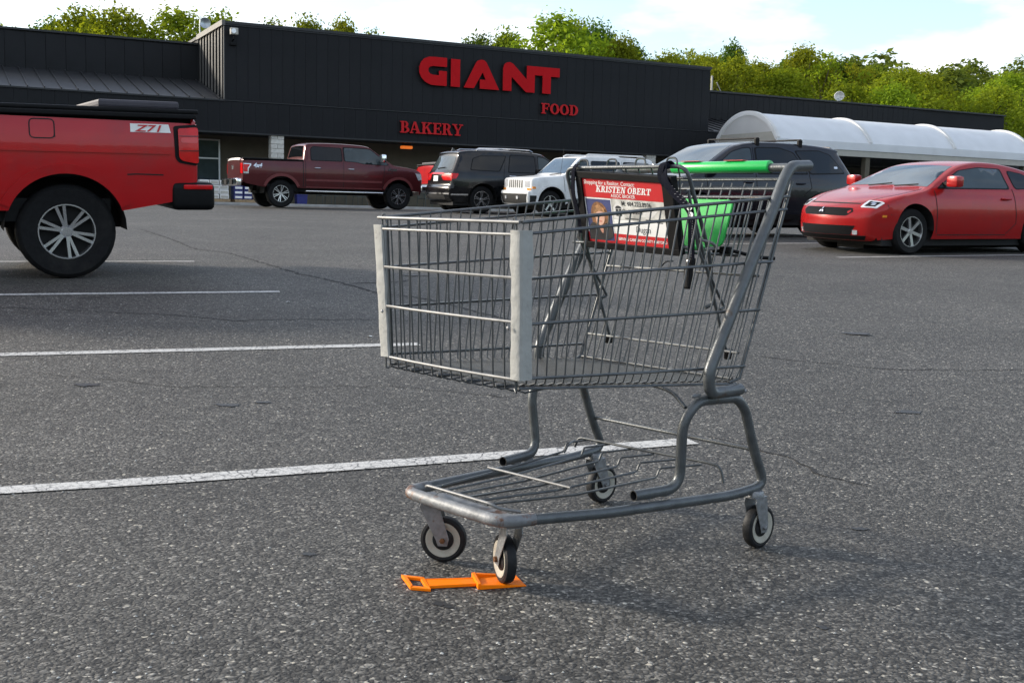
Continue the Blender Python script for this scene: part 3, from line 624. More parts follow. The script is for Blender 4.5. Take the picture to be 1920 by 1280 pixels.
def rounded(P, r, n=3):
    out = []; m = len(P)
    for i in range(m):
        a, b, c = Vector(P[i-1]), Vector(P[i]), Vector(P[(i+1) % m]); d1 = a-b; d2 = c-b; rr = min(r, d1.length*.45, d2.length*.45)
        p0 = b+d1.normalized()*rr; p2 = b+d2.normalized()*rr
        for k in range(n+1):
            t = k/n; q = p0*(1-t)**2+b*2*t*(1-t)+p2*t*t; out.append((q.x, q.y))
    return out
def cdt(poly, step):
    poly = densify(poly, step); xs_ = [p[0] for p in poly]; zs_ = [p[1] for p in poly]; pts = [Vector(p) for p in poly]; n = len(pts)
    x = min(xs_)+step*.5; row = 0
    while x < max(xs_):
        z = min(zs_)+step*(.5 if row % 2 else .95)
        while z < max(zs_):
            if inside((x, z), poly) and min((x-a)**2+(z-b)**2 for a, b in poly) > (step*.42)**2: pts.append(Vector((x, z)))
            z += step
        x += step*.87; row += 1
    v, e, f = delaunay_2d_cdt(pts, [(i, (i+1) % n) for i in range(n)], [], 0, 1e-5)[:3]
    f = [t for t in f if inside((sum(v[i].x for i in t)/3, sum(v[i].y for i in t)/3), poly)]
    return [(q.x, q.y) for q in v], f
class Car:
    def __init__(s, name, label, cat, paint, top, hw, zf, wheels, wr, arch, sill, loc, face, plan=(.16, .12), taper=(.10, .06), crown=.045, r=.05, tw=.24, rim=.62, spokes=6, skip=None, group=None, rimmat=None, double=True, rearz=None):
        s.paint = paint; s.hw = hw; s.zf = zf; s.plan = plan; s.tap = taper; s.crown = crown; s.r = r
        T = chaikin(top, 2); T = densify(T, .07, False); s.T = [Vector(p) for p in T]
        s.xr = min(p.x for p in s.T); s.xf = max(p.x for p in s.T); s.S_ = [0]
        for a, b in zip(s.T[:-1], s.T[1:]): s.S_.append(s.S_[-1]+(b-a).length)
        s.N = []
        for i in range(len(s.T)):
            t = (s.T[min(i+1, len(s.T)-1)]-s.T[max(i-1, 0)]).normalized(); s.N.append(Vector((t.y, -t.x)))   # inward
        s.root = empty(name, loc, face, label, cat, group)
        # --- body shell
        Q = [p+n*r for p, n in zip(s.T, s.N)]
        poly = [(q.x, q.y) for q in Q]
        bot = [(s.T[-1].x-.05, sill-.02)]
        for (wx, ) in [(w,) for w in sorted(wheels, reverse=True)]:
            zc = wr+.02; a0 = math.asin(max(-1, min(1, (sill-zc)/arch)))
            bot += [(wx+arch*math.cos(a), zc+arch*math.sin(a)) for a in [lerp(a0, math.pi-a0, k/22) for k in range(23)]]
        bot.append((s.T[0].x+.05, (rearz or sill)-.02))
        poly += bot; v, f = cdt(poly, .085)
        mb = MB()
        for sg_ in (1, -1):
            mb.add([s.warp((x, sg_*s.S(x, z), z)) for x, z in v], [t if sg_ < 0 else t[::-1] for t in f])
        vs = []; nv = 20; ks = [k for k in range(len(s.T))]
        for k in ks:
            for j in range(nv+1):
                vs.append(s.band(s.S_[k], s.vv(j/nv*2-1)))
        fs = []
        for k in range(len(ks)-1):
            mid = (s.T[k]+s.T[k+1])/2
            if skip and skip[0] < mid.x < skip[1] and mid.y > skip[2]: continue
            for j in range(nv): fs.append((k*(nv+1)+j, k*(nv+1)+j+1, (k+1)*(nv+1)+j+1, (k+1)*(nv+1)+j))
        mb.add(vs, fs); s.body = mb.build('body', paint, s.root, smooth=38, merge=True)
        # underside and wheel wells
        mb = MB(); mb.box((s.xr+(.8 if rearz else .25), -hw*.84, sill-.10), (s.xf-.45, hw*.84, sill+.10)); mb.box((s.xr+.6, -hw*.3, sill-.17), (s.xf-.6, hw*.3, sill-.101)); mb.build('underbody', M['blackmatte'], s.root)
        for wx in wheels:
            for sg_ in (1, -1):
                mb = MB()
                y0 = sg_*(min(s.S(wx+arch, wr+.1), s.S(wx-arch, wr+.1), s.S(wx, wr+arch))-.05-(s.plan[0]*.12 if wx > 0 else 0)); y1 = sg_*hw*.45; a_ = [lerp(-.02, math.pi+.02, k/16) for k in range(17)]; zc = wr+.02; R_ = arch+.012
                mb.add([(wx+R_*math.cos(a), y, zc+R_*math.sin(a)) for a in a_ for y in (y0, y1)], [(2*k, 2*k+1, 2*k+3, 2*k+2) for k in range(16)])
                rim_ = [s.warp((wx+R_*math.cos(a), sg_*(s.S(wx+R_*math.cos(a), zc+R_*math.sin(a))-.006), zc+R_*math.sin(a))) for a in a_]
                mb.add([q for a, p in zip(a_, rim_) for q in (p, (wx+R_*math.cos(a), y0, zc+R_*math.sin(a)))], [(2*k, 2*k+1, 2*k+3, 2*k+2) for k in range(16)])
                mb.add([(wx+R_*math.cos(a), y1, zc+R_*math.sin(a)) for a in a_], [tuple(range(17))])
                mb.build('wheel_well', M['blackmatte'], s.root, merge=True)
        for wx in wheels:
            for sg_ in (1, -1): s.wheel(wx, sg_, wr, tw, rim, spokes, rimmat or M['satin'], double)
        s.wr = wr; s.wheels = wheels; s.arch = arch; s.sill = sill
    def W(s, x):
        L = (s.xf-s.xr)/2; c = (s.xf+s.xr)/2; u = (x-c)/L
        k = s.tap[0] if u > 0 else s.tap[1]; a = max(0, (abs(u)-.45)/.55); return s.hw*(1-k*a*a)
    def S(s, x, z): return s.W(x)*float(np.interp(z, [a for a, b in s.zf], [b for a, b in s.zf]))
    def vv(s, v): return math.copysign(1-(1-abs(v))**1.6, v) if abs(v) > 1e-6 else 0.0
    def warp(s, p):
        x, y, z = p; q = min(1.2, abs(y)/s.hw)**2
        a = max(0, (x-(s.xf-1.1))/1.1); x -= s.plan[0]*q*a*a
        b = max(0, ((s.xr+1.1)-x)/1.1); x += s.plan[1]*q*b*b
        zt = s.zf[-1][0]; z -= s.crown*q*max(0, min(1, (z-.6)/(zt-.6)))
        return Vector((x, y, z))
    def tpt(s, d):
        d = max(0, min(s.S_[-1], d)); k = min(len(s.T)-2, max(0, int(np.searchsorted(s.S_, d))-1)); u = (d-s.S_[k])/max(1e-9, s.S_[k+1]-s.S_[k])
        return s.T[k].lerp(s.T[k+1], u), s.N[k].lerp(s.N[k+1], u).normalized()
    def band(s, d, v, off=0.0):
        p, n = s.tpt(d); q = p+n*s.r; w = s.S(q.x, q.y); v0 = 1-min(.5, 1.3*s.r/w); u = max(0, (abs(v)-v0)/(1-v0))
        o = s.r*(1-math.sqrt(max(0, 1-u*u))); a = p+n*(o-off)
        return s.warp((a.x, v*(w+off*u), a.y))
    def s_at(s, x, z):
        best = (9e9, 0); p = Vector((x, z))
        for k in range(len(s.T)-1):
            d = s.T[k+1]-s.T[k]; u = max(0, min(1, (p-s.T[k]).dot(d)/max(1e-9, d.length_squared))); e = (s.T[k]+d*u-p).length_squared
            if e < best[0]: best = (e, s.S_[k]+d.length*u)
        return best[1]
    # --- panels laid on the shell
    def side(s, name, poly, mat, off=.004, sides=(1, -1), parent=None, step=.09, thick=True):
        out = []
        v, f = cdt(poly, step)
        for sg_ in sides:
            mb = MB(); mb.add([s.warp((x, sg_*(s.S(x, z)+off), z)) for x, z in v], [t if sg_ < 0 else t[::-1] for t in f])
            if thick:
                pl = densify(poly, step); n = len(pl)
                mb.add([s.warp((x, sg_*(s.S(x, z)+off), z)) for x, z in pl]+[s.warp((x, sg_*(s.S(x, z)-.012), z)) for x, z in pl], [(i, (i+1) % n, n+(i+1) % n, n+i) for i in range(n)])
            out.append(mb.build(name, mat, parent or s.root, smooth=40, merge=True))
        return out
    def face(s, name, a, b, poly, mat, off=.004, parent=None, step=.09):
        """a, b: (x,z) hints bounding the stretch of the centre profile; poly in (0..1 along it, -1..1 across)"""
        d0, d1 = s.s_at(*a), s.s_at(*b); L = abs(d1-d0); w = s.hw
        if L < .02: d1 = d0+.04; L = .04
        v, f = cdt([(p[0]*L, p[1]*w) for p in poly], step)
        mb = MB(); mb.add([s.band(lerp(d0, d1, x/L), y/w, off) for x, y in v], f)
        pl = densify([(p[0]*L, p[1]*w) for p in poly], step); n = len(pl)
        mb.add([s.band(lerp(d0, d1, x/L), y/w, off) for x, y in pl]+[s.band(lerp(d0, d1, x/L), y/w, -.012) for x, y in pl], [(i, (i+1) % n, n+(i+1) % n, n+i) for i in range(n)])
        return mb.build(name, mat, parent or s.root, smooth=40, merge=True)
    def seam(s, pts, w=.012, sides=(1, -1)):
        pts = densify(pts, .06, False)
        for sg_ in sides:
            mb = MB(); vs = []
            for i, p in enumerate(pts):
                a = Vector(pts[max(0, i-1)]); b = Vector(pts[min(len(pts)-1, i+1)]); t = (b-a).normalized(); n = Vector((-t.y, t.x))*w/2
                for q in (Vector(p)+n, Vector(p)-n): vs.append(s.warp((q.x, sg_*(s.S(q.x, q.y)+.0025), q.y)))
            mb.add(vs, [(2*i, 2*i+1, 2*i+3, 2*i+2) for i in range(len(pts)-1)]); mb.build('door_seam', M['blackmatte'], s.root)
    def handle(s, x, z, mat, l=.19):
        for sg_ in (1, -1):
            y = s.S(x, z); mb = MB(); pts = [s.warp((x+k, sg_*(y+o), z)) for k, o in ((-l/2, .0), (-l/2+.02, .035), (l/2-.02, .035), (l/2, 0))]
            mb.tube(pts, .016, 6); mb.build('door_handle', mat, s.root, 40)
    def mirror(s, x, z, mat, w=.2, h=.16, arm=.08):
        for sg_ in (1, -1):
            y = s.S(x, z)*sg_; mb = MB(); mb.box((x-.05, y+sg_*arm if sg_ > 0 else y-arm-w, z-.02), (x+.10, y+arm+w if sg_ > 0 else y-arm, z-.02+h))
            m_ = mb.build('mirror', mat, s.root, bevel=.04, seg=2, smooth=50)
            mb = MB(); mb.box((x-.02, min(y-sg_*.03, y+sg_*(arm+.03)), z), (x+.05, max(y-sg_*.03, y+sg_*(arm+.03)), z+.05)); mb.build('mirror_arm', M['black'], m_)
            mb = MB(); yc = y+sg_*(arm+w/2); mb.box((x-.055, yc-w*.42, z), (x-.051, yc+w*.42, z-.04+h)); mb.build('mirror_glass', M['chrome'], m_)
    def wheel(s, wx, sg_, wr, tw, rim, spokes, rm, double):
        yc = sg_*(s.S(wx, wr)-tw/2-.02); rr = wr*rim; h = tw/2
        mb = MB(); mb.lathe([(rr*.97, -h*.7), (rr*1.02, -h*.92), (wr*.90, -h), (wr*.965, -h*.86), (wr*.995, -h*.7), (wr, -h*.35), (wr, h*.35), (wr*.995, h*.7), (wr*.965, h*.86), (wr*.90, h), (rr*1.02, h*.92), (rr*.97, h*.7)], 40, 'Y', closed=True)
        ty = mb.build('wheel', M['tyre'], s.root, smooth=30); ty.location = (wx, yc, wr)
        o = sg_*h; mb = MB()
        mb.lathe([(rr*1.0, o*.95), (rr*1.0, o*.2), (rr*.93, o*.2), (rr*.93, o*.80), (rr*.955, o*.95)], 40, 'Y', closed=True)
        mb.lathe([(.001, o*.82), (rr*.17, o*.82), (rr*.24, o*.70), (rr*.24, o*.4), (.001, o*.4)], 20, 'Y')
        for k in range(spokes):
            for da in ((-.16, .16) if double else (0,)):
                a = 2*math.pi*k/spokes+.3; Mx = Matrix.Rotation(-(a+da*.9), 4, 'Y'); wd = rr*(.055 if double else .11)
                mb.add([Mx @ Vector(q) for q in ((rr*.15, o*.5, -wd), (rr*.15, o*.5, wd), (rr*.95, o*.5, wd*1.25), (rr*.95, o*.5, -wd*1.25), (rr*.15, o*.78, -wd*.9), (rr*.15, o*.78, wd*.9), (rr*.95, o*.86, wd), (rr*.95, o*.86, -wd))], [(3,2,1,0),(4,5,6,7),(0,1,5,4),(1,2,6,5),(2,3,7,6),(3,0,4,7)])
        mb.build('rim', rm, ty, smooth=35)
        mb = MB(); mb.lathe([(.001, o*.15), (rr*.94, o*.15), (rr*.94, -o*.4), (.001, -o*.4)], 24, 'Y'); mb.build('brake', M['blackmatte'], ty)
    def flare(s, mat, w=.07, off=.018, sides=(1, -1)):
        for wx in s.wheels:
            zc = s.wr+.02; a0 = math.asin(max(-1, min(1, (s.sill-zc)/s.arch))); A = [lerp(a0+.06, math.pi-a0-.06, k/18) for k in range(19)]
            pl = [(wx+(s.arch+w)*math.cos(a), zc+(s.arch+w)*math.sin(a)) for a in A]+[(wx+(s.arch+.002)*math.cos(a), zc+(s.arch+.002)*math.sin(a)) for a in A[::-1]]
            s.side('wheel_arch_flare', pl, mat, off, sides)
    def strip(s, name, x0, x1, z0, z1, mat, off=.02, zend=None):
        z2, z3 = zend or (z0, z1); s.side(name, [(x0, z0), (x1, z2), (x1, z3), (x0, z1)], mat, off)
def carloc(wx_world, wy_world, rot_to_d, wheel_x, hw, near):
    """origin from where one near wheel touches the ground"""
    f = D2 if rot_to_d else -D2; l = Vector((-f.y, f.x, 0)); o = Vector((wx_world, wy_world, 0)) - f*wheel_x - l*(near*(hw-.13))
    o.z = gz(o.y); return o, math.atan2(f.y, f.x)
def settle(car, wheelbase):
    """lie on the gentle slope of the lot"""
    o = car.root; f = Vector((math.cos(o.rotation_euler.z), math.sin(o.rotation_euler.z))); l = Vector((-f.y, f.x))
    pz = math.atan2(gz(o.location.y+f.y*1.4)-gz(o.location.y-f.y*1.4), 2.8); rz = math.atan2(gz(o.location.y+l.y*.8)-gz(o.location.y-l.y*.8), 1.6)
    o.rotation_euler = (rz, -pz, o.rotation_euler.z)
def paintmat(name, col, metal=.25, rough=.32): return pm(name, col, rough, metal, .06, 3, coat=.35, spec=.3, dirt=tuple(.6*x+.02 for x in col), dscale=2.2, dth=(.5, .85))

def pickup(name, label, paint, loc, face, kz, style):
    """crew cab pickup; kz lifts the body, style 'A' maroon with chrome, 'B' red with dark trim"""
    Z = lambda z: z*kz
    A = style == 'A'
    top = [(-2.86, .70), (-2.885, .72), (-2.885, .86), (-2.885, .88), (-2.885, 1.30), (-2.875, 1.40), (-2.80, 1.41), (-1.06, 1.43), (-1.04, 1.43), (-1.03, 1.45), (-.96, 1.80), (-.92, 1.90), (-.80, 1.935), (-.3, 1.955), (.3, 1.955), (.85, 1.93), (1.02, 1.90), (1.10, 1.86), (1.72, 1.40), (1.82, 1.36), (1.95, 1.345), (2.5, 1.28), (2.76, 1.21), (2.85, 1.12), (2.87, .9), (2.88, .62), (2.84, .52), (2.8, .46)]
    top = [(x, Z(z)) for x, z in top]
    zf = [(Z(.4), .95), (Z(.62), .975), (Z(.80), .99), (Z(1.0), 1.0), (Z(1.18), .995), (Z(1.32), .975), (Z(1.42), .955), (Z(1.6), .89), (Z(1.85), .80), (Z(1.97), .77)]
    c = Car(name, label, 'pickup truck', paint, top, 1.0, zf, (1.97, -1.70), .405*(1.03 if not A else 1), .50, Z(.58), loc, face, plan=(.16, .05), taper=(.08, .02), tw=.27, rim=.60 if A else .58, spokes=6, skip=(-2.80, -1.07, Z(1.38)), rimmat=M['satin'], crown=.05, rearz=Z(.71))
    g = M['glass']
    # bed: inner walls and floor
    mb = MB(); x0, x1, y, zb, zt = -2.80, -1.06, .86, Z(.86), Z(1.385)
    mb.add([(x0, -y, zb), (x1, -y, zb), (x1, y, zb), (x0, y, zb), (x0, -y, zt), (x1, -y, zt), (x1, y, zt), (x0, y, zt)], [(0,1,2,3), (0,1,5,4), (1,2,6,5), (2,3,7,6), (3,0,4,7)]); mb.build('bed_liner', M['blackmatte'], c.root)
    for sg_ in (1, -1):
        MB().box((x0-.03, min(sg_*.845, sg_*.985), Z(1.372)), (x1+.01, max(sg_*.845, sg_*.985), Z(1.412))).build('bed_rail', M['black'], c.root, bevel=.01)
    for w in ([(-.80, 1.44), (.14, 1.44), (.14, 1.82), (-.70, 1.84), (-.78, 1.78)], [(.24, 1.44), (.60, 1.43), (.80, 1.385), (1.56, 1.37), (1.60, 1.40), (1.10, 1.80), (.98, 1.83), (.24, 1.84)]):
        w = [(x, Z(z)) for x, z in w]; cx_ = sum(p[0] for p in w)/len(w); cz_ = sum(p[1] for p in w)/len(w)
        b_ = rounded([(cx_+(x-cx_)*1.05, cz_+(z-cz_)*1.09) for x, z in w], .05)
        c.side('window_trim', b_, M['black'], .002, thick=False); c.side('side_window', rounded(w, .05), M['glasslite'] if (cx_ > .3 and A) else g, .005)
    c.face('windshield', (1.06, Z(1.88)), (1.76, Z(1.39)), [(.04, -.80), (.97, -.88), (.97, .88), (.04, .80)], M['windshield'])
    c.face('rear_window', (-1.02, Z(1.50)), (-.94, Z(1.86)), [(.05, -.82), (.95, -.78), (.95, .78), (.05, .82)], g)
    for pts in ([(-.98, 1.40), (-.98, .62)], [(.19, 1.84), (.19, .60)], [(1.50, 1.36), (1.42, .62)], [(-.98, .60), (1.42, .60)], [(1.62, 1.35), (1.75, 1.12), (1.52, 1.1)]): c.seam([(x, Z(z)) for x, z in pts])
    c.seam([(-1.05, Z(1.42)), (-1.05, Z(.62))], .02)
    c.handle(-.62, Z(1.20), M['chrome'] if A else paint); c.handle(.42, Z(1.20), M['chrome'] if A else paint)
    c.mirror(1.34, Z(1.42), M['black'] if not A else M['chrome'], .22, .25, .10)
    c.flare(pm('maroon_flare', (.16, .035, .035), .4, .2) if A else paint, .085, .02)
    c.strip('body_crease', -.96, 1.40, Z(.80), Z(.86), pm('maroon_flare', (.16, .035, .035), .4, .2) if A else paint, .012)
    c.strip('rocker_trim', -.96, 1.40, Z(.60), Z(.63), pm('maroon_flare', (.16, .035, .035), .4, .2) if A else paint, .014)
    for sg_ in (1, -1):
        MB().box((-1.0, min(sg_*.90, sg_*1.07), Z(.47)), (1.42, max(sg_*.90, sg_*1.07), Z(.515))).build('running_board', M['chrome'] if A else M['black'], c.root, bevel=.015)
    # tail: lamps, tailgate, bumper
    if A:
        c.side('tail_lamp', [(x, Z(z)) for x, z in ((-2.86, .97), (-2.70, .97), (-2.70, 1.12), (-2.62, 1.22), (-2.62, 1.27), (-2.86, 1.27))], M['lampclear'], .012)
        c.side('tail_lamp_lens', [(x, Z(z)) for x, z in ((-2.86, 1.03), (-2.735, 1.03), (-2.735, 1.13), (-2.67, 1.21), (-2.67, 1.245), (-2.86, 1.245))], M['lampred'], .02)
        for sg_ in (.9, -.9): c.face('tail_lamp', (-2.885, Z(.97)), (-2.885, Z(1.27)), [(0, sg_-.08), (1, sg_-.08), (1, sg_+.08), (0, sg_+.08)], M['lampred'], .012)
        c.face('tailgate', (-2.885, Z(.90)), (-2.88, Z(1.38)), [(.02, -.78), (.98, -.78), (.98, .78), (.02, .78)], paint, .012)
        c.face('tailgate_step', (-2.88, Z(1.35)), (-2.86, Z(1.41)), [(0, -.76), (1, -.76), (1, .76), (0, .76)], pm('silver_trim', (.42, .40, .38), .4, .5), .02)
        c.face('tailgate_badge', (-2.885, Z(1.08)), (-2.885, Z(1.20)), rounded([(0, -.10), (1, -.10), (1, .10), (0, .10)], .05), M['satin'], .02)
        mb = MB(); mb.box((-3.02, -.98, Z(.60)), (-2.86, .98, Z(.82))); mb.build('rear_bumper', M['chrome'], c.root, bevel=.05, seg=3, smooth=40)
        for sg_ in (.35, -.35): MB().box((-3.04, sg_-.16, Z(.63)), (-3.021, sg_+.16, Z(.79))).build('bumper_step', M['black'], c.root, bevel=.006, seg=1)
        for k, wd in ((-2.55, '4x4'),):
            for sg_ in (-1,):
                text_mesh(wd, .17, 'badge', M['satin'], c.root, lambda x, y, z, s_=sg_, k_=k: c.warp((k_+x, s_*(c.S(k_+x, Z(1.18)+y)+.006), Z(1.165)+y)), .006, .25)
        text_mesh('F150', .10, 'fender_badge', M['chrome'], c.root, lambda x, y, z: c.warp((1.60+x, -(c.S(1.6+x, Z(1.2))+.012), Z(1.19)+y)), .006, .2, sx=1.4)
    else:
        c.side('tail_lamp_surround', rounded([(x, Z(z)) for x, z in ((-2.88, .985), (-2.70, 1.01), (-2.665, 1.05), (-2.655, 1.325), (-2.67, 1.335), (-2.88, 1.355))], .03), M['black'], .008)
        c.side('tail_lamp', rounded([(x, Z(z)) for x, z in ((-2.89, 1.005), (-2.73, 1.03), (-2.70, 1.06), (-2.695, 1.305), (-2.71, 1.315), (-2.89, 1.33))], .03), M['lampred'], .03)
        for sg_ in (.93, -.93): c.face('tail_lamp', (-2.885, Z(1.03)), (-2.885, Z(1.35)), [(0, sg_-.05), (1, sg_-.05), (1, sg_+.05), (0, sg_+.05)], M['lampred'], .012)
        c.face('tailgate', (-2.885, Z(.90)), (-2.88, Z(1.38)), [(.02, -.84), (.98, -.84), (.98, .84), (.02, .84)], paint, .012)
        mb = MB(); mb.box((-2.985, -1.0, Z(.585)), (-2.60, 1.0, Z(.83))); mb.build('rear_bumper', M['black'], c.root, bevel=.06, seg=3, smooth=40)
        for sg_ in (1, -1): MB().box((-2.96, min(sg_*.99, sg_*1.015), Z(.768)), (-2.70, max(sg_*.99, sg_*1.015), Z(.808))).build('bumper_reflector', M['lampred'], c.root, bevel=.01)
        for z_ in (1.245, 1.115):
            c.side('lamp_divider', [(-2.892, Z(z_)), (-2.705, Z(z_)), (-2.705, Z(z_+.008)), (-2.892, Z(z_+.012))], pm('dark_red_lens', (.16, .004, .006), .2), .034)
        c.side('reverse_lens', rounded([(x, Z(z)) for x, z in ((-2.885, 1.19), (-2.72, 1.19), (-2.72, 1.235), (-2.885, 1.24))], .02), pm('pale_red_lens', (.62, .05, .045), .2), .033)
        c.seam(rounded([(x, Z(z)) for x, z in ((-1.62, 1.20), (-1.42, 1.20), (-1.42, 1.36), (-1.62, 1.36))], .04)+[(-1.62, Z(1.21))], .010)
        c.seam([(-2.55, Z(.90)), (-2.3, Z(.905)), (-2.22, Z(.90))], .012)
        c.side('character_line', [(x, Z(z)) for x, z in ((-2.62, 1.083), (-1.06, 1.09), (-1.06, 1.106), (-2.62, 1.10))], paint, .012)
        c.side('character_line', [(x, Z(z)) for x, z in ((-.96, 1.09), (1.40, 1.10), (1.40, 1.116), (-.96, 1.106))], paint, .012)
        MB().box((-2.86, -.93, Z(1.415)), (-1.08, .93, Z(1.455))).build('tonneau_cover', M['black'], c.root, bevel=.015)
        MB().box((-2.70, -.86, Z(1.456)), (-2.0, .86, Z(1.52))).build('tonneau_fold', pm('dark_vinyl', (.045, .04, .05), .6), c.root, bevel=.02)
        for sg_ in (1, -1):
            b_ = c.side('decal', [(x, Z(z)) for x, z in ((-2.63, 1.272), (-2.26, 1.272), (-2.26, 1.345), (-2.61, 1.345))], M['white'], .003, (sg_,))
            fx = (lambda x: -2.30-x) if sg_ > 0 else (lambda x: -2.58+x)
            text_mesh('Z71', .085, 'decal_lettering', M['inkred'], b_[0], lambda x, y, z, s_=sg_, f_=fx: c.warp((f_(x), s_*(c.S(f_(x), Z(1.279)+y)+.010), Z(1.279)+y)), .0015, .25, sx=1.75)
    # nose: grille, lamps, bumper
    c.face('grille', (2.87, Z(1.10)), (2.88, Z(.82)), [(0, -.62), (1, -.60), (1, .60), (0, .62)], M['black'], .012)
    for k in range(3): c.face('grille_bar', (2.87, Z(1.08-k*.085)), (2.875, Z(1.04-k*.085)), [(0, -.60), (1, -.60), (1, .60), (0, .60)], M['chrome'], .025)
    for sg_ in (1, -1):
        c.face('headlight', (2.85, Z(1.14)), (2.88, Z(.86)), [(0, sg_*.66), (1, sg_*.66), (1, sg_*.98), (0, sg_*.98)], M['lampclear'], .014)
    c.side('headlight', [(x, Z(z)) for x, z in ((2.58, 1.14), (2.83, 1.12), (2.85, .94), (2.72, .92))], M['lampclear'], .012)
    mb = MB(); mb.box((2.70, -.95, Z(.55)), (2.98, .95, Z(.78))); mb.build('front_bumper', M['chrome'] if A else M['black'], c.root, bevel=.06, seg=3, smooth=40)
    settle(c, 3.67); return c
MAROON = paintmat('maroon_metallic_paint', (.085, .012, .014), .35, .3); REDT = paintmat('bright_red_paint', (.42, .004, .007), .0, .3)
loc, fc = carloc(-6.89, 33.9, True, -1.70, 1.0, -1)
f150 = pickup('pickup_truck', 'maroon crew cab pickup with chrome bumper parked before the store columns', MAROON, loc, fc, 1.0, 'A')
f = -D2; l = Vector((-f.y, f.x, 0)); o_ = Vector((-2.88, 10.62, 0)) + f*2.855 - l*1.0; o_.z = gz(o_.y)
redt = pickup('pickup_truck', 'bright red pickup with black rear bumper at the left edge, nearest the camera', REDT, o_, math.atan2(f.y, f.x), 1.04, 'B')
rp2 = copy_tree(redt.root); q_ = Vector((-3.02, 38.3, 0)) + D2*2.95; q_.z = gz(q_.y); rp2.location = q_; rp2.rotation_euler = (0, 0, FACROT)
tag(rp2, 'red pickup mostly hidden between the maroon pickup and the black SUV', 'pickup truck')

def suv(name, label, paint, loc, face, top, hw, zf, wheels, wr, arch, sill, wins, ws, rg, seams, hand, mir, **kw):
    c = Car(name, label, kw.pop('cat', 'SUV'), paint, top, hw, zf, wheels, wr, arch, sill, loc, face, **kw)
    for i, w in enumerate(wins):
        cx_ = sum(p[0] for p in w)/len(w); cz_ = sum(p[1] for p in w)/len(w)
        c.side('window_trim', rounded([(cx_+(x-cx_)*1.06, cz_+(z-cz_)*1.10) for x, z in w], .05), M['black'], .002, thick=False)
        c.side('side_window', rounded(w, .05), M['glass'] if i else M['glasslite'], .005)
    c.face('windshield', ws[0], ws[1], [(.04, -.82), (.97, -.90), (.97, .90), (.04, .82)], M['windshield'])
    c.face('rear_window', rg[0], rg[1], rounded([(.04, -.84), (.96, -.80), (.96, .80), (.04, .84)], .12), M['glasslite'])
    for sm in seams: c.seam(sm)
    for h_ in hand: c.handle(*h_)
    c.mirror(*mir); settle(c, 3); return c
# --- black three-row SUV seen from its left rear
BLK = paintmat('black_paint', (.004, .0042, .0055), .15, .2)
loc, fc = carloc(-.97, 32.55, True, -1.44, .965, -1)
du = suv('suv', 'black three-row SUV with red tail lamps parked right of the maroon pickup', BLK, loc, fc,
 [(-2.42, .34), (-2.50, .40), (-2.54, .50), (-2.545, .70), (-2.50, .76), (-2.475, .80), (-2.46, 1.06), (-2.42, 1.13), (-2.36, 1.20), (-2.10, 1.63), (-2.14, 1.70), (-2.0, 1.745), (-1.6, 1.785), (-.9, 1.80), (0, 1.785), (.42, 1.75), (.60, 1.70), (1.32, 1.20), (1.45, 1.14), (1.6, 1.12), (2.2, 1.05), (2.42, .97), (2.50, .82), (2.53, .60), (2.50, .40), (2.4, .28)], .965,
 [(.2, .93), (.45, .97), (.7, 1.0), (.95, .995), (1.08, .975), (1.18, .95), (1.4, .87), (1.65, .775), (1.81, .73)], (1.60, -1.44), .385, .45, .32,
 [[(.62, 1.20), (1.20, 1.20), (.60, 1.62), (.38, 1.66), (.35, 1.2)], [(-.62, 1.20), (.25, 1.20), (.25, 1.66), (-.50, 1.67)], [(-1.80, 1.24), (-.92, 1.22), (-.66, 1.64), (-1.45, 1.62), (-1.68, 1.55)]],
 ((.56, 1.72), (1.36, 1.18)), ((-2.38, 1.18), (-2.13, 1.60)), [[(.30, 1.66), (.30, .42)], [(1.25, 1.16), (1.15, .42)], [(-.66, 1.66), (-.78, 1.1), (-.80, .86)], [(-1.0, .40), (1.15, .40)]],
 [(-.50, 1.08, M['chrome'], .2), (.55, 1.08, M['chrome'], .2)], (1.05, 1.18, BLK), spokes=5, rim=.63, tw=.26, plan=(.2, .16), taper=(.12, .08), rimmat=M['satin'])
du.face('tail_lamp', (-2.47, .90), (-2.43, 1.12), [(.05, -.96), (.9, -.96), (.9, -.46), (.5, -.40), (.05, -.52)], M['lampred'], .012); du.face('tail_lamp', (-2.47, .90), (-2.43, 1.12), [(.05, .96), (.9, .96), (.9, .46), (.5, .40), (.05, .52)], M['lampred'], .012)
du.face('tail_lamp_bar', (-2.45, 1.07), (-2.43, 1.12), [(0, -.5), (1, -.5), (1, .5), (0, .5)], M['lampred'], .018)
du.side('tail_lamp', [(-2.46, .96), (-2.34, .97), (-2.24, 1.09), (-2.26, 1.12), (-2.46, 1.12)], M['lampred'], .012)
du.face('licence_plate', (-2.47, .88), (-2.46, 1.03), [(0, -.17), (1, -.17), (1, .17), (0, .17)], M['white'], .016)
du.face('bumper_trim', (-2.54, .52), (-2.545, .56), [(0, -.95), (1, -.95), (1, .95), (0, .95)], M['chrome'], .02); du.strip('bumper_trim', -2.5, -1.92, .50, .54, M['chrome'], .015)
du.face('lower_bumper', (-2.48, .38), (-2.54, .50), [(0, -.7), (1, -.7), (1, .7), (0, .7)], M['blackmatte'], .012)
for sg_ in (1, -1): MB().tube([(-1.55, sg_*.66, 1.77), (-1.45, sg_*.66, 1.815), (-.6, sg_*.65, 1.825), (.15, sg_*.65, 1.805), (.25, sg_*.65, 1.765)], .022, 6).build('roof_rail', M['chrome'], du.root)
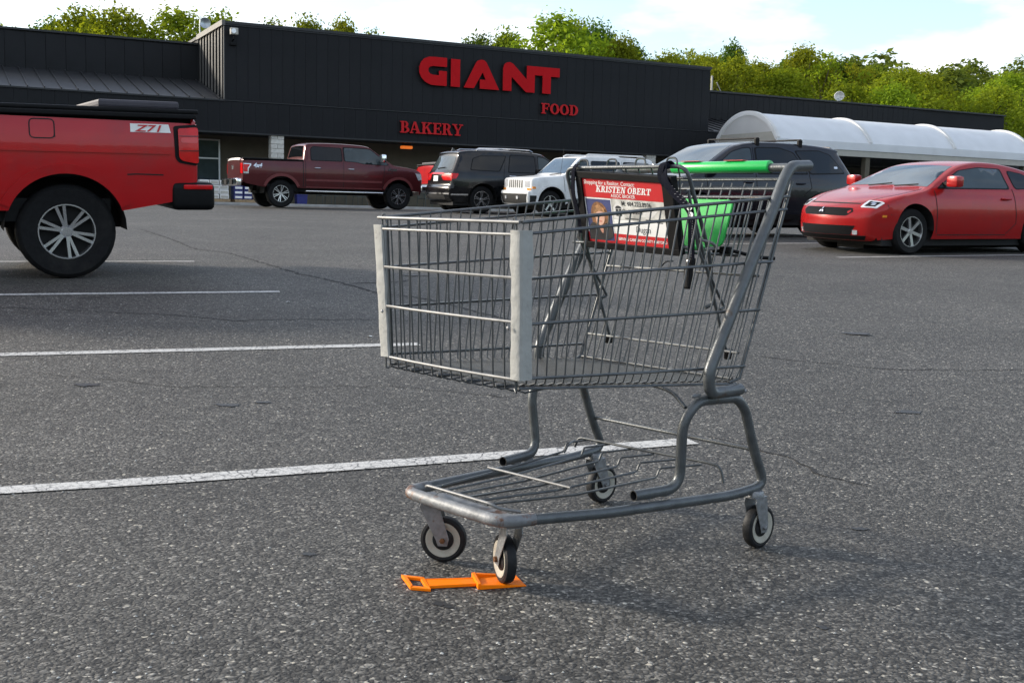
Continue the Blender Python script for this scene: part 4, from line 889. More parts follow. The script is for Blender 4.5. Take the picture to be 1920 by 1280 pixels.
mb = MB(); mb.add([(-2.0, -.02, 1.74), (-1.86, -.02, 1.755), (-1.97, -.015, 1.83), (-2.0, .02, 1.74), (-1.86, .02, 1.755), (-1.97, .015, 1.83)], [(0,1,2), (5,4,3), (0,3,4,1), (1,4,5,2), (2,5,3,0)]); mb.build('roof_antenna', BLK, du.root)
MB().tube([(-2.36, .15, 1.24), (-2.34, -.35, 1.27)], .012, 5).build('rear_wiper', M['black'], du.root)
for sg_ in (1, -1): du.face('headlight', (2.45, .95), (2.51, .78), [(0, sg_*.5), (1, sg_*.5), (1, sg_*.95), (0, sg_*.95)], M['lampclear'], .012)
du.flare(BLK, .05, .014)
# --- white boxy SUV facing left
WHT = paintmat('white_paint', (.70, .70, .69), 0, .3)
loc, fc = carloc(.90, 30.8, False, 1.35, .878, 1)
pa = suv('suv', 'white boxy SUV with slotted grille parked facing left', WHT, loc, fc,
 [(-2.08, .42), (-2.16, .45), (-2.17, .72), (-2.12, .76), (-2.10, 1.06), (-2.07, 1.12), (-1.95, 1.52), (-1.92, 1.59), (-1.80, 1.63), (-.8, 1.655), (.1, 1.65), (.36, 1.625), (.46, 1.59), (.90, 1.17), (.98, 1.125), (1.08, 1.105), (1.75, 1.055), (1.93, 1.03), (1.975, .99), (1.985, .93), (1.99, .70), (2.0, .69), (2.09, .68), (2.10, .62), (2.10, .50), (2.06, .36), (1.98, .30)], .878,
 [(.2, .94), (.45, .98), (.7, 1.0), (.92, .995), (1.05, .975), (1.14, .955), (1.35, .90), (1.55, .85), (1.66, .82)], (1.35, -1.285), .35, .44, .34,
 [[(.18, 1.16), (.82, 1.15), (.48, 1.50), (.18, 1.52)], [(-.82, 1.17), (.08, 1.16), (.08, 1.52), (-.78, 1.52)], [(-1.84, 1.19), (-.96, 1.17), (-.94, 1.52), (-1.76, 1.50)]],
 ((.43, 1.60), (.92, 1.16)), ((-2.06, 1.16), (-1.95, 1.54)), [[(.13, 1.54), (.13, .45)], [(.98, 1.08), (.92, .45)], [(-.88, 1.54), (-.88, .9), (-1.0, .8)], [(-.85, .42), (.9, .42)]],
 [(-.62, 1.02, WHT, .17), (.30, 1.02, WHT, .17)], (.72, 1.14, M['black']), spokes=5, rim=.62, tw=.22, plan=(.09, .06), taper=(.05, .03), crown=.03, rimmat=M['satin'], double=False)
for k in range(7): pa.face('grille_slot', (1.978, .98), (1.99, .74), rounded([(.05, -.47+k*.143), (.95, -.47+k*.143), (.95, -.40+k*.143), (.05, -.40+k*.143)], .03), pm('grille_shadow', (.05, .05, .05), .6), .006)
for sg_ in (1, -1):
    pa.face('headlight', (1.978, .99), (1.99, .78), rounded([(0, sg_*.62), (1, sg_*.62), (1, sg_*.86), (0, sg_*.86)], .08), M['lampclear'], .012)
    pa.face('fog_lamp', (2.10, .54), (2.10, .46), rounded([(0, sg_*.36), (1, sg_*.36), (1, sg_*.46), (0, sg_*.46)], .03), M['lampclear'], .03)
    pa.face('turn_lamp', (1.985, .75), (1.99, .70), [(0, sg_*.74), (1, sg_*.74), (1, sg_*.95), (0, sg_*.95)], M['lampamber'], .014)
pa.side('turn_lamp', [(1.86, .74), (1.97, .74), (1.97, .80), (1.88, .80)], M['lampamber'], .012)
pa.face('lower_grille', (2.10, .60), (2.05, .34), [(0, -.92), (1, -.85), (1, .85), (0, .92)], M['blackmatte'], .008)
pa.side('bumper_cladding', [(1.80, .36), (2.03, .36), (2.05, .56), (1.84, .56)], M['blackmatte'], .008)
pa.flare(WHT, .06, .03); pa.strip('sill_cladding', -.82, .88, .34, .46, M['black'], .01)
for sg_ in (1, -1): MB().tube([(-1.7, sg_*.62, 1.63), (-1.62, sg_*.62, 1.685), (.1, sg_*.61, 1.69), (.2, sg_*.61, 1.64)], .02, 6).build('roof_rail', WHT, pa.root)
MB().tube([(1.02, .72, 1.10), (.92, .72, 1.82)], .004, 4).build('whip_antenna', M['black'], pa.root)
MB().tube([(1.0, .1, 1.13), (.93, .62, 1.17)], .012, 5).build('wiper', M['black'], pa.root)
# --- dark navy SUV with roof bars, behind the cart
NVY = paintmat('midnight_blue_paint', (.0035, .0045, .010), .15, .22)
loc, fc = carloc(5.50, 21.1, False, -1.34, .925, 1)
tr = suv('suv', 'dark navy SUV with black roof crossbars parked behind the cart handle', NVY, loc, fc,
 [(-2.28, .40), (-2.36, .45), (-2.385, .60), (-2.38, .80), (-2.33, .88), (-2.30, 1.02), (-2.27, 1.10), (-2.22, 1.16), (-1.86, 1.56), (-1.92, 1.605), (-1.75, 1.64), (-1.2, 1.685), (-.5, 1.705), (.05, 1.695), (.40, 1.65), (.60, 1.59), (1.32, 1.17), (1.46, 1.105), (1.6, 1.075), (2.05, .98), (2.24, .87), (2.32, .72), (2.34, .52), (2.30, .36), (2.2, .26)], .925,
 [(.2, .93), (.45, .975), (.7, 1.0), (.92, .99), (1.04, .965), (1.14, .94), (1.35, .87), (1.55, .80), (1.71, .75)], (1.44, -1.34), .36, .43, .32,
 [[(.20, 1.15), (1.14, 1.14), (.62, 1.50), (.36, 1.575), (.20, 1.59)], [(-1.02, 1.17), (.08, 1.15), (.08, 1.59), (-.45, 1.60), (-.75, 1.53)], [(-1.98, 1.20), (-1.10, 1.17), (-.82, 1.56), (-1.35, 1.58), (-1.62, 1.52)]],
 ((.46, 1.64), (1.36, 1.15)), ((-2.24, 1.14), (-1.90, 1.54)), [[(.14, 1.60), (.14, .42)], [(1.22, 1.12), (1.14, .42)], [(-1.06, 1.17), (-1.1, .9), (-.92, .75)], [(-.9, .40), (1.1, .40)]],
 [(-.85, .98, NVY, .19), (.32, .98, NVY, .19)], (.98, 1.13, NVY), spokes=5, rim=.62, tw=.23, plan=(.24, .18), taper=(.14, .10), rimmat=M['satin'])
for xb in (-.95, .02):
    mb = MB(); mb.tube([(xb, -.72, 1.74), (xb, .72, 1.74)], .017, 8)
    b_ = mb.build('roof_crossbar', M['black'], tr.root, 40)
    for sg_ in (1, -1): MB().box((xb-.045, sg_*.69-.028, 1.58), (xb+.045, sg_*.69+.028, 1.745)).build('bar_foot', M['black'], b_, bevel=.018, seg=2)
tr.face('tail_lamp', (-2.33, .90), (-2.24, 1.14), [(0, .74), (1, .80), (1, .99), (0, .99)], M['lampclear'], .012); tr.face('tail_lamp', (-2.33, .90), (-2.24, 1.14), [(0, -.74), (1, -.80), (1, -.99), (0, -.99)], M['lampclear'], .012)
tr.side('tail_lamp', [(-2.30, .94), (-2.16, .97), (-2.10, 1.08), (-2.18, 1.13), (-2.26, 1.10)], M['lampclear'], .012)
tr.face('spoiler', (-1.92, 1.59), (-1.78, 1.64), [(0, -.80), (1, -.80), (1, .80), (0, .80)], NVY, .03)
tr.side('sticker', rounded([(-1.80, 1.27), (-1.70, 1.27), (-1.70, 1.31), (-1.80, 1.31)], .02), M['satin'], .008)
for sg_ in (1, -1): tr.face('headlight', (2.18, .92), (2.31, .75), [(0, sg_*.52), (1, sg_*.5), (1, sg_*.97), (0, sg_*.97)], M['lampclear'], .012)
tr.face('grille', (2.26, .86), (2.33, .66), [(0, -.4), (1, -.34), (1, .34), (0, .4)], M['black'], .012); tr.strip('sill_cladding', -.86, 1.08, .32, .42, M['black'], .012)
# --- red coupe at the right edge
REDC = paintmat('red_coupe_paint', (.34, .008, .008), .15, .26)
loc, fc = carloc(4.87, 17.78, False, 1.36, .917, -1)
ec = suv('sports_coupe', 'low red coupe with black mouth grille at the right edge', REDC, loc, fc,
 [(-2.14, .36), (-2.24, .45), (-2.28, .60), (-2.26, .82), (-2.16, .94), (-2.0, 1.0), (-1.85, 1.03), (-1.1, 1.25), (-.6, 1.34), (-.15, 1.36), (.2, 1.32), (.45, 1.25), (1.02, .98), (1.15, .93), (1.3, .90), (1.8, .80), (2.10, .70), (2.22, .63), (2.27, .56), (2.285, .48), (2.28, .34), (2.24, .22), (2.12, .18)], .917,
 [(.15, .93), (.35, .98), (.58, 1.0), (.75, .985), (.86, .96), (.95, .92), (1.1, .82), (1.25, .73), (1.37, .68)], (1.36, -1.22), .325, .385, .22,
 [[(-.55, .98), (.88, .97), (.35, 1.22), (-.05, 1.27), (-.50, 1.26)], [(-1.45, 1.0), (-.70, .98), (-.66, 1.24), (-.95, 1.20)]],
 ((.32, 1.29), (1.06, .97)), ((-1.75, 1.06), (-.80, 1.30)), [[(-.62, .97), (-.68, .45), (-.5, .30)], [(.98, .93), (.92, .30)], [(-.5, .28), (.9, .28)]],
 [(-.45, .82, REDC, .17)], (.72, .98, REDC), cat='car', spokes=6, rim=.66, tw=.22, plan=(.42, .2), taper=(.20, .10), crown=.05, rimmat=M['satin'], r=.06, double=False)
ec.face('grille', (2.20, .645), (2.272, .52), rounded([(.05, -.60), (.5, -.66), (.95, -.56), (.95, .56), (.5, .66), (.05, .60)], .06), pm('dark_mesh_grille', (.006, .006, .007), .7, 0, .6, 180, spec=.1), .006)
ec.face('lower_intake', (2.283, .40), (2.255, .255), [(.05, -.74), (.95, -.66), (.95, .66), (.05, .74)], pm('dark_mesh_grille', (.02, .02, .025), .5), .006)
def diamond(cx_, cy_, a): return [(cx_, cy_), (cx_+.030*math.cos(a-.52), cy_+.030*math.sin(a-.52)), (cx_+.052*math.cos(a), cy_+.052*math.sin(a)), (cx_+.030*math.cos(a+.52), cy_+.030*math.sin(a+.52))]
em = None
for a in (90, 210, 330):
    mb = MB(); d0 = ec.s_at(2.248, .592)
    vs = [ec.band(d0-z_*1.15, y_/.917*1.15, .02) for y_, z_ in diamond(0, 0, R(a))]; vb = [ec.band(d0-z_*1.15, y_/.917*1.15, .004) for y_, z_ in diamond(0, 0, R(a))]
    mb.add(vs+vb, [(0,1,2,3), (7,6,5,4)]+[(i, (i+1) % 4, 4+(i+1) % 4, 4+i) for i in range(4)]); mb.build('emblem_diamond', M['chrome'], ec.root)
for sg_ in (1, -1):
    ec.face('headlight', (1.95, .76), (2.19, .655), rounded([(0, sg_*.66), (1, sg_*.72), (1, sg_*.97), (.2, sg_*.97)], .06), M['lampclear'], .008)
ec.side('side_marker', [(1.98, .52), (2.06, .52), (2.06, .55), (1.98, .55)], M['lampamber'], .008)
for sg_ in (1, -1): ec.face('tail_lamp', (-2.27, .72), (-2.2, .90), rounded([(0, sg_*.5), (1, sg_*.5), (1, sg_*.95), (0, sg_*.95)], .06), M['lampred'], .01)

# coupe: plate, hood seams, lamp internals, lip, wipers
ec.face('front_lip', (2.27, .245), (2.2, .20), [(0, -.92), (1, -.88), (1, .88), (0, .92)], M['black'], .014)
for sg_ in (1, -1):
    ec.face('hood_seam', (1.12, .95), (2.06, .712), [(0, sg_*.86), (.5, sg_*.80), (1, sg_*.62), (1, sg_*.635), (.5, sg_*.815), (0, sg_*.875)], M['blackmatte'], .0015)
    ec.face('lamp_bezel', (1.99, .745), (2.16, .67), rounded([(0, sg_*.72), (1, sg_*.76), (1, sg_*.93), (.2, sg_*.93)], .05), M['black'], .010)
    for k in range(2): ec.face('lamp_projector', (2.03+k*.06, .73-k*.026), (2.08+k*.06, .706-k*.026), rounded([(0, sg_*(.80+k*.05)), (1, sg_*(.80+k*.05)), (1, sg_*(.87+k*.04)), (0, sg_*(.87+k*.04))], .03), M['chrome'], .016)
    ec.face('fog_lamp', (2.275, .33), (2.265, .27), rounded([(0, sg_*.70), (1, sg_*.70), (1, sg_*.78), (0, sg_*.78)], .03), M['lampclear'], .012)
ec.face('hood_front_seam', (2.06, .712), (2.075, .707), [(0, -.63), (1, -.63), (1, .63), (0, .63)], M['blackmatte'], .0015)
ec.side('bumper_seam', [(1.86, .55), (1.872, .55), (1.96, .70), (1.948, .70)], M['blackmatte'], .0015)
for y_ in (-.35, .25): MB().tube([ec.band(ec.s_at(1.10, .95), y_, .02), ec.band(ec.s_at(1.02, .985), y_+.45, .025)], .010, 5).build('wiper', M['black'], ec.root)
# ------------------------------------------------------------------ shopping cart (x towards its front, y towards the camera side)
CART = (0.510, 3.52, 0.0); CYAW = R(222.477)
cart = empty('shopping_cart', CART, CYAW, 'grey wire shopping cart with green handle standing alone in the lot', 'shopping cart')
def cw_(p): return Matrix.Translation(CART) @ Matrix.Rotation(CYAW, 4, 'Z') @ Vector(p)
tb, wi, cwm = M['tube'], M['wire'], M['chromewire']
# --- lower frame: one bent tube per side, joined by the nose tube
def leg(sy):
    return fillet([(.477, sy*.262, .212), (.315, sy*.286, .214), (.330, sy*.300, .40), (.285, sy*.312, .458), (.125, sy*.324, .454), (.085, sy*.325, .42), (.027, sy*.325, .281), (-.032, sy*.325, .180), (.12, sy*.318, .170), (.586, sy*.262, .182), (.84, sy*.208, .193)], .055, 6)
for sy in (1, -1): MB().tube(leg(sy), .0145, 12, caps=False).build('leg_frame', tb, cart, 50)
nose = fillet([(.80, .216, .1915), (.892, .195, .1945), (.897, 0, .1945), (.892, -.195, .1945), (.80, -.216, .1915)], .07, 7)
MB().tube(nose, .0165, 12).build('nose_tube', M['rubmetal'], cart, 50)
for sy in (1, -1):
    mb = MB(); mb.lathe([(.0149, 0), (.0125, 0), (.0125, .03)], 14, 'Y', Matrix.Translation((.4775, sy*.262, .212)) @ Matrix.Rotation(R(90), 4, 'Z') @ Matrix.Rotation(R(-sy*8), 4, 'Z')); mb.build('tube_end', M['blackmatte'], cart)
# --- uprights carrying the basket, running up to the handle
def upright(sy):
    return fillet([(.118, sy*.330, .478), (.262, sy*.335, .478), (.272, sy*.335, .535), (.141, sy*.335, .764), (.024, sy*.331, .949), (-.052, sy*.326, 1.075), (-.085, sy*.324, 1.108), (-.178, sy*.321, 1.113)], .05, 6)
for sy in (1, -1): MB().tube(upright(sy), .0165, 12).build('upright', tb, cart, 50)
MB().tube([(-.078, .322, 1.104), (-.078, -.322, 1.104)], .0125, 12).build('handle_bar', tb, cart, 50)
mb = MB(); pr = []
for k in range(16): a = 2*math.pi*k/16; pr.append((-.078+.0185*math.cos(a), 1.106+.0165*math.sin(a)+(.003 if math.sin(a) > 0 else 0)))
mb.prism(pr, lambda x, z, d: (x, d, z), -.105, .258); sleeve = mb.build('handle_grip', M['green'], cart, 60, bevel=.003)
RT = pm('orange_grip_lettering', (.75, .16, .10), .4)
for y in (.135, -.03): MB().box((-.088, y-.035, 1.1263), (-.062, y+.035, 1.1275)).build('grip_print', RT, sleeve)
# --- basket
def bside(s, h, sy=1):
    """s 0 front..1 rear, h 0 bottom..1 rim"""
    xf = lerp(.906, .928, h); xr = lerp(.104, -.095, h); zf_ = lerp(.545, .935, h); zr = lerp(.495, 1.022, h)
    return Vector((lerp(xf, xr, s), sy*lerp(lerp(.268, .280, h), .312, s), lerp(zf_, zr, s)))
def wire(name, pts, r, mat, parent, seg=6): return MB().tube(pts, r, seg).build(name, mat, parent, 60)
HS = {'rim': (1.0, 1.0), 2: (.93, .93), 3: (.66, .645), 4: (.385, .385), 5: (.05, .085)}
NW = 27
for sy in (1, -1):
    pan = wire('basket_side', [bside(t/8, 1, sy)+Vector((0, sy*.004, 0)) for t in range(9)], .0046, wi, cart, 8)
    for k, (a, b) in HS.items():
        if k != 'rim': wire('rod', [bside(t/6, lerp(a, b, t/6), sy)+Vector((0, sy*.0065, 0)) for t in range(7)], .0040, wi, pan)
    for i in range(NW):
        s = (i+.7)/NW
        pts = [bside(s, h, sy) for h in (1.0, .75, .5, .25, .06)]; b0 = bside(s, 0, sy); pts += [b0+Vector((0, -sy*.004, .006)), b0+Vector((0, -sy*.03, -.002))]
        wire('upright_wire', pts, .0024, wi, pan, 5)
    e = wire('rear_edge_wire', [bside(1, 0, sy)+Vector((.03, -sy*.01, .0)), bside(1, .02, sy), bside(1, .3, sy), bside(1, .7, sy), Vector((-.111, sy*.312, 1.066))], .0050, wi, pan, 8)
def bfront(u, h): return Vector((lerp(.906, .928, h)+.012*(1-u*u), u*lerp(.268, .280, h), lerp(.545, .935, h)))
frp = wire('basket_front', [bfront(u, 1)+Vector((.004, 0, .0)) for u in (-1, -.5, 0, .5, 1)], .0046, cwm, cart, 8)
for h in (.925, .665, .395, .04): wire('rod', [bfront(u, h)+Vector((.0065, 0, 0)) for u in (-1, -.5, 0, .5, 1)], .0040, cwm, frp)
for i in range(14):
    u = lerp(-.95, .95, i/13); b0 = bfront(u, 0)
    wire('upright_wire', [bfront(u, 1), bfront(u, .5), bfront(u, .06), b0+Vector((-.004, 0, -.012)), b0+Vector((-.03, 0, -.02)), Vector((.80, u*.276, .533))], .0024, wi, frp, 5)
flo = wire('basket_floor', [bside(t/6, 0, 1)+Vector((0, -.008, -.006)) for t in range(7)], .0036, wi, cart)
wire('rod', [bside(t/6, 0, -1)+Vector((0, .008, -.006)) for t in range(7)], .0036, wi, flo)
for i in range(54):
    s = (i+.7)/54; a = bside(s, 0, 1); b = bside(s, 0, -1)
    wire('floor_wire', [a+Vector((0, -.012, 0)), b+Vector((0, .012, 0))], .0021, wi, flo, 4)
for y in (-.18, -.06, .06, .18): wire('rod', [Vector((.90, y*.95, .533)), Vector((.5, y, .508)), Vector((.11, y*1.05, .483))], .0040, wi, flo)
# --- corner guards: folded grey plastic strips over the two front corners
for sy in (1, -1):
    mb = MB(); rings = []; rn = random.Random(3+sy)
    prof = [(-.050, .007), (-.046, .013), (.004, .016), (.014, .010), (.018, -.002), (.013, -.040), (.006, -.044), (.004, -.036), (.006, -.008), (-.002, .002), (-.046, .001)]
    nz_ = 14
    for k in range(nz_):
        h = lerp(.04, .952, k/(nz_-1)); c0 = bfront(sy, h); sc = .66+(.05*rn.uniform(-1, 1) if 2 < k < nz_-2 else 0)
        rings.append([c0+Vector((x*sc+.004+rn.uniform(-.0007, .0007), sy*(y*sc+.004+rn.uniform(-.0007, .0007)), 0)) for x, y in prof])
    n = len(prof); mb.add([p for r_ in rings for p in r_], [(k*n+i, k*n+(i+1) % n, (k+1)*n+(i+1) % n, (k+1)*n+i) for k in range(nz_-1) for i in range(n)]+[tuple(range(n))[::-1], tuple((nz_-1)*n+i for i in range(n))])
    g_ = mb.build('corner_guard', M['guard'], cart, 30)
    mb = MB(); c0 = bfront(sy, .36); mb.lathe([(0, .004), (.004, .003), (.0055, 0)], 10, 'Y', Matrix.Translation(c0+Vector((.022, sy*-.02, 0))) @ Matrix.Rotation(R(-90), 4, 'Z')); mb.build('rivet', M['cfork'], g_)
    wire('clip_hook', fillet([bfront(sy, .96)+Vector((0, -sy*.03, 0)), bfront(sy, 1.02)+Vector((.0, -sy*.022, .006)), bfront(sy, 1.0)+Vector((.004, -sy*.012, 0))], .01, 3), .0026, wi, g_)
    wire('clip_hook', fillet([bfront(sy, .03)+Vector((.01, -sy*.008, 0)), bfront(sy, -.05)+Vector((.008, -sy*.004, 0)), bfront(sy, -.02)+Vector((.0, -sy*.02, 0))], .01, 3), .0026, wi, g_)
# --- rear gate
def gate(u, h): return Vector((lerp(.112, -.088, h), u*.296, lerp(.503, 1.06, h)))
gt = wire('rear_gate', [gate(u, .0) for u in (-1, 1)], .0052, wi, cart, 8)
for h in (.13, .52, .925, .97, 1.02): wire('rod', [gate(-1, h), gate(1, h)], .0042 if h < .8 else .0050, wi if h < .8 else tb, gt)
for i in range(15):
    u = lerp(-.94, .94, i/14)
    wire('gate_wire', [gate(u, 0), gate(u, .5), gate(u+(.015 if i % 2 else -.01), 1.0)], .0027, wi, gt, 5)
wire('gate_hook', fillet([gate(-.25, .53), gate(-.25, .53)+Vector((.0, .02, .02)), gate(-.2, .53)+Vector((.0, .035, .022))], .01, 3), .003, wi, gt)
# --- child seat, folded open
st = wire('seat_frame', fillet([(.105, -.232, .66), (.112, -.232, .715), (.19, -.234, .88), (.272, -.236, 1.094), (.262, .222, 1.094), (.145, .224, .85), (.118, .222, .71), (.14, .21, .70)], .035, 5), .0062, tb, cart, 8)
for sy, x0 in ((-1, .0), (1, .0)):
    wire('seat_strut', fillet([(.22, sy*.225, .95), (.155, sy*.228, .80), (.055, sy*.23, .565)], .03, 4), .005, tb, st, 7)
    wire('seat_strut', fillet([(.255, sy*.226, 1.03), (.20, sy*.228, .86), (.075, sy*.23, .70), (.10, sy*.235, .695)], .03, 4), .0045, tb, st, 7)
    wire('hinge_hook', fillet([(.21, sy*.235, .895), (.18, sy*.262, .885), (.165, sy*.262, .87), (.19, sy*.24, .868)], .015, 4), .0045, cwm, st, 7)
    MB().box((.040, sy*.236-.008, .548), (.066, sy*.236+.008, .578)).build('hinge_clip', M['black'], st, bevel=.004)
for x, z in ((.255, 1.062), (.236, .872)): wire('seat_rod', [(x, -.23, z), (x-.008, .221, z)], .0045, tb, st, 7)
for k in range(9): y = lerp(-.2, .19, k/8); wire('seat_wire', [(.258, y, 1.092), (.250, y, 1.07), (.232, y, .872), (.16, y, .853), (.02, y, .850)], .0026, wi, st, 5)
for y in (-.17, -.055, .055, .17): wire('back_loop', fillet([(.262, y-.02, 1.09), (.262, y-.018, 1.118), (.262, y+.018, 1.118), (.262, y+.02, 1.09)], .018, 4), .003, wi, st, 6)
wire('seat_rod', [(.02, -.21, .85), (.02, .235, .848)], .0045, wi, st, 7)
# green flap that closes the leg holes
mb = MB(); pl = rounded([(-.20, .872), (.208, .872), (.222, 1.008), (-.222, 1.012)], .02)
mb.prism(pl, lambda y, z, d: (lerp(.070, .040, (z-.87)/.14)+d, y, z), -.004, .004); fl_ = mb.build('seat_flap', M['greenflap'], cart, bevel=.0015)
for y in (-.12, .12): MB().tube([(.066, y-.035, .868), (.066, y+.035, .868)], .010, 10).build('flap_hinge', M['green'], fl_, 50)
bl = MB().tube(fillet([(.05, .16, .858), (.03, .215, .862), (-.01, .27, .845), (-.06, .30, .842)], .02, 3), .0055, 7).build('seat_belt', M['black'], cart, 50)
MB().box((.035, .19, .852), (.06, .225, .874)).build('belt_buckle', M['black'], bl, bevel=.004)
# --- bottom rack
rk = wire('bottom_rack', fillet([(.80, .165, .20), (.852, .140, .212), (.864, .122, .222), (.872, -.128, .222), (.862, -.146, .212), (.81, -.165, .20)], .016, 4), .0042, cwm, cart, 8)
for i in range(6):
    u = lerp(-1, 1, i/5)
    wire('rack_wire', fillet([(.868, u*.11, .218), (.60, u*.165, .214), (.275+.02*u, u*.205-.02, .222), (.262+.02*u, u*.206-.02, .247), (.145, u*.225, .246)], .008, 3), .0034, wi, rk, 6)
wire('cross_wire', [(.592, -.198, .221), (.576, .122, .221)], .0040, cwm, rk, 7)
wire('cross_wire', fillet([(.17, -.262, .22), (.165, -.25, .252), (.150, -.02, .252), (.128, .24, .252), (.12, .275, .246), (.115, .285, .20)], .02, 4), .0042, wi, rk, 7)
wire('cross_wire', fillet([(.27, -.21, .222), (.262, -.20, .248), (.20, -.235, .248)], .01, 3), .0034, wi, rk, 6)
mb = MB(); mb.box((.80, -.15, .183), (.885, .15, .187)); mb.build('nose_plate', M['rubmetal'], rk)
wire('back_brace', fillet([(.020, .325, .255), (.028, .318, .292), (.024, -.318, .292), (.018, -.325, .255)], .02, 5), .0056, tb, cart, 8)
wire('under_brace', fillet([(.30, -.15, .495), (.30, .1, .492), (.305, .24, .476), (.315, .295, .44)], .03, 4), .0055, tb, cart, 8)
# --- weld beads
for sy in (1, -1):
    for p in ((.30, sy*.318, .474), (.16, sy*.326, .470), (.42, sy*.268, .200), (.36, sy*.276, .200), (.10, sy*.325, .470)):
        mb = MB(); rn_ = random.Random(int(p[0]*100)); mb.tube([Vector(p)+Vector((k*.008-.02, rn_.uniform(-.001, .001), rn_.uniform(-.001, .001))) for k in range(6)], [.003, .006, .005, .0065, .005, .003], 7); mb.build('weld_bead', M['rubmetal'], cart, 60)
# --- casters
def caster(name, cxy, axis_deg, pivot, ztop, lift=0.0, label=None):
    """cxy wheel centre in the world, axis_deg: direction of the axle's visible end"""
    r = MB(); inv = (Matrix.Translation(CART) @ Matrix.Rotation(CYAW, 4, 'Z')).inverted()
    zc = .0635+lift; loc = inv @ Vector((cxy[0], cxy[1], zc)); ax = axis_deg - math.degrees(CYAW)
    Mx = Matrix.Translation(loc) @ Matrix.Rotation(R(ax-90), 4, 'Z')     # local +y = visible axle end
    mb = MB(); mb.lathe([(.044, -.0135), (.055, -.0150), (.0615, -.0120), (.0635, -.006), (.0635, .006), (.0615, .0120), (.055, .0150), (.044, .0135)], 48, 'Y', Mx, closed=True)
    w = mb.build('caster_wheel', M['cwheel'], cart, 30)
    mb = MB()
    for s in (1, -1): mb.lathe([(.0480, s*.0105), (.0480, s*.0154), (.0440, s*.0156), (.033, s*.0100), (.026, s*.0095)], 40, 'Y', Mx)
    mb.build('wheel_disc', M['chub'], w, 40)
    mb = MB()
    for s in (1, -1): mb.lathe([(.030, s*.0075), (.029, s*.0125), (.020, s*.016), (.001, s*.016)], 28, 'Y', Mx)
    mb.build('hub_cap', M['cwheel'], w, 40)
    # fork: two cheeks from the axle up to a crown plate under the pivot
    pv = Mx.inverted() @ Vector((pivot[0], pivot[1], ztop)); mb = MB()
    ztp = pv.z
    for s in (1, -1):
        y0 = s*.0205; pl = [(-.013, -.016), (.013, -.016), (.018, .0), (pv.x+.026, ztp-.022), (pv.x+.022, ztp-.006), (pv.x-.026, ztp-.006), (pv.x-.030, ztp-.022), (-.018, .004)]
        mb.prism(pl, lambda x, z, d: Mx @ Vector((x, d, z)), y0-.0012, y0+.0012)
    mb.box((pv.x-.028, -.0217, ztp-.0078), (pv.x+.028, .0217, ztp-.004), Mx)
    fk = mb.build('caster_fork', M['cfork'], cart, bevel=.0008, seg=1)
    MB().lathe([(.001, .006), (.020, .006), (.024, 0), (.024, -.012), (.018, -.014), (.001, -.014)], 24, 'Z', Mx @ Matrix.Translation((pv.x, 0, ztp+.006))).build('swivel', M['cfork'], fk, 40)
    mb = MB()
    for s in (1, -1): mb.lathe([(.001, s*.030), (.0075, s*.029), (.008, s*.0218)], 6, 'Y', Mx)
    mb.tube([Mx @ Vector((0, -.022, 0)), Mx @ Vector((0, .022, 0))], .004, 8); mb.build('axle_bolt', M['rust'] if label else M['cfork'], fk)
caster('fl', (-.175, 3.070), 264, (.835, -.160), .176, 0, 1)
caster('fr', (-.006, 2.880), 199, (.835, .165), .176, .0065, 1)
caster('rr', (.734, 3.279), 312.5, (.018, .321), .160)
caster('rl', (.311, 3.762), 312.5, (.018, -.321), .160)

# ------------------------------------------------------------------ advertising sign hung on the seat
SGN = Vector((.262, -.006, 0))
def sp(u, v, d=0.0):
    """u 0..1 across (left to right as seen), v 0..1 up, d out of the face"""
    y = lerp(-.180, .192, u); z = lerp(lerp(.860, .848, u), lerp(1.086, 1.066, u), v); x = lerp(.228, .280, v)
    n = Vector((.978, 0, -.209)); return Vector((x, y, z)) + n*d
ad = empty('advertising_sign', CART, CYAW, 'framed red and white advertising sign fixed to the front of the cart seat', 'sign')
mb = MB(); A_ = [sp(u, v, -.016) for u, v in ((0, 0), (1, 0), (1, 1), (0, 1))]; B_ = [sp(u, v, .004) for u, v in ((0, 0), (1, 0), (1, 1), (0, 1))]; mb.add(A_+B_, [(3,2,1,0), (4,5,6,7), (0,1,5,4), (1,2,6,5), (2,3,7,6), (3,0,4,7)]); mb.build('backing', M['black'], ad, bevel=.002)
def sq(name, u0, u1, v0, v1, mat, d0, d1, parent=ad, bevel=0):
    mb = MB(); mb.prism([(u0, v0), (u1, v0), (u1, v1), (u0, v1)], lambda u, v, d: sp(u, v, d), d0, d1); return mb.build(name, mat, parent, bevel=bevel)
bz = .011
for u0, u1, v0, v1 in ((0, 1, 0, .085), (0, 1, .915, 1), (0, .06, .0855, .9145), (.90, 1, .0855, .9145)): sq('frame', u0, u1, v0, v1, M['black'], .0041, bz, bevel=.0015)
face = sq('printed_face', .061, .899, .086, .914, pm('printed_house_photo', (.50, .49, .45), .5, 0, .45, 26, coat=.15), .0042, .0055)
def fu(u): return .061+(u-.061)*.838/.878
def pr_(name, u0, u1, v0, v1, mat, d=.0060): return sq(name, fu(u0), fu(u1), v0, v1, mat, .0056, d, face)
pr_('red_band', .062, .938, .67, .913, M['inkred'])
pr_('red_band', .062, .938, .087, .215, M['inkred'])
pr_('white_panel', .372, .936, .216, .40, M['white'])
pr_('photo_border', .066, .362, .10, .662, M['white'], .0058)
ph = pr_('portrait_photo', .074, .354, .115, .650, pm('blue_studio_backdrop', (.035, .045, .13), .5, 0, .6, 14), .0062)
def blob(name, pts, mat, d): mb = MB(); mb.prism(chaikin(pts+[pts[0]], 2)[:-1], lambda u, v, q: sp(fu(u), v, q), .0063, d); return mb.build(name, mat, ph)
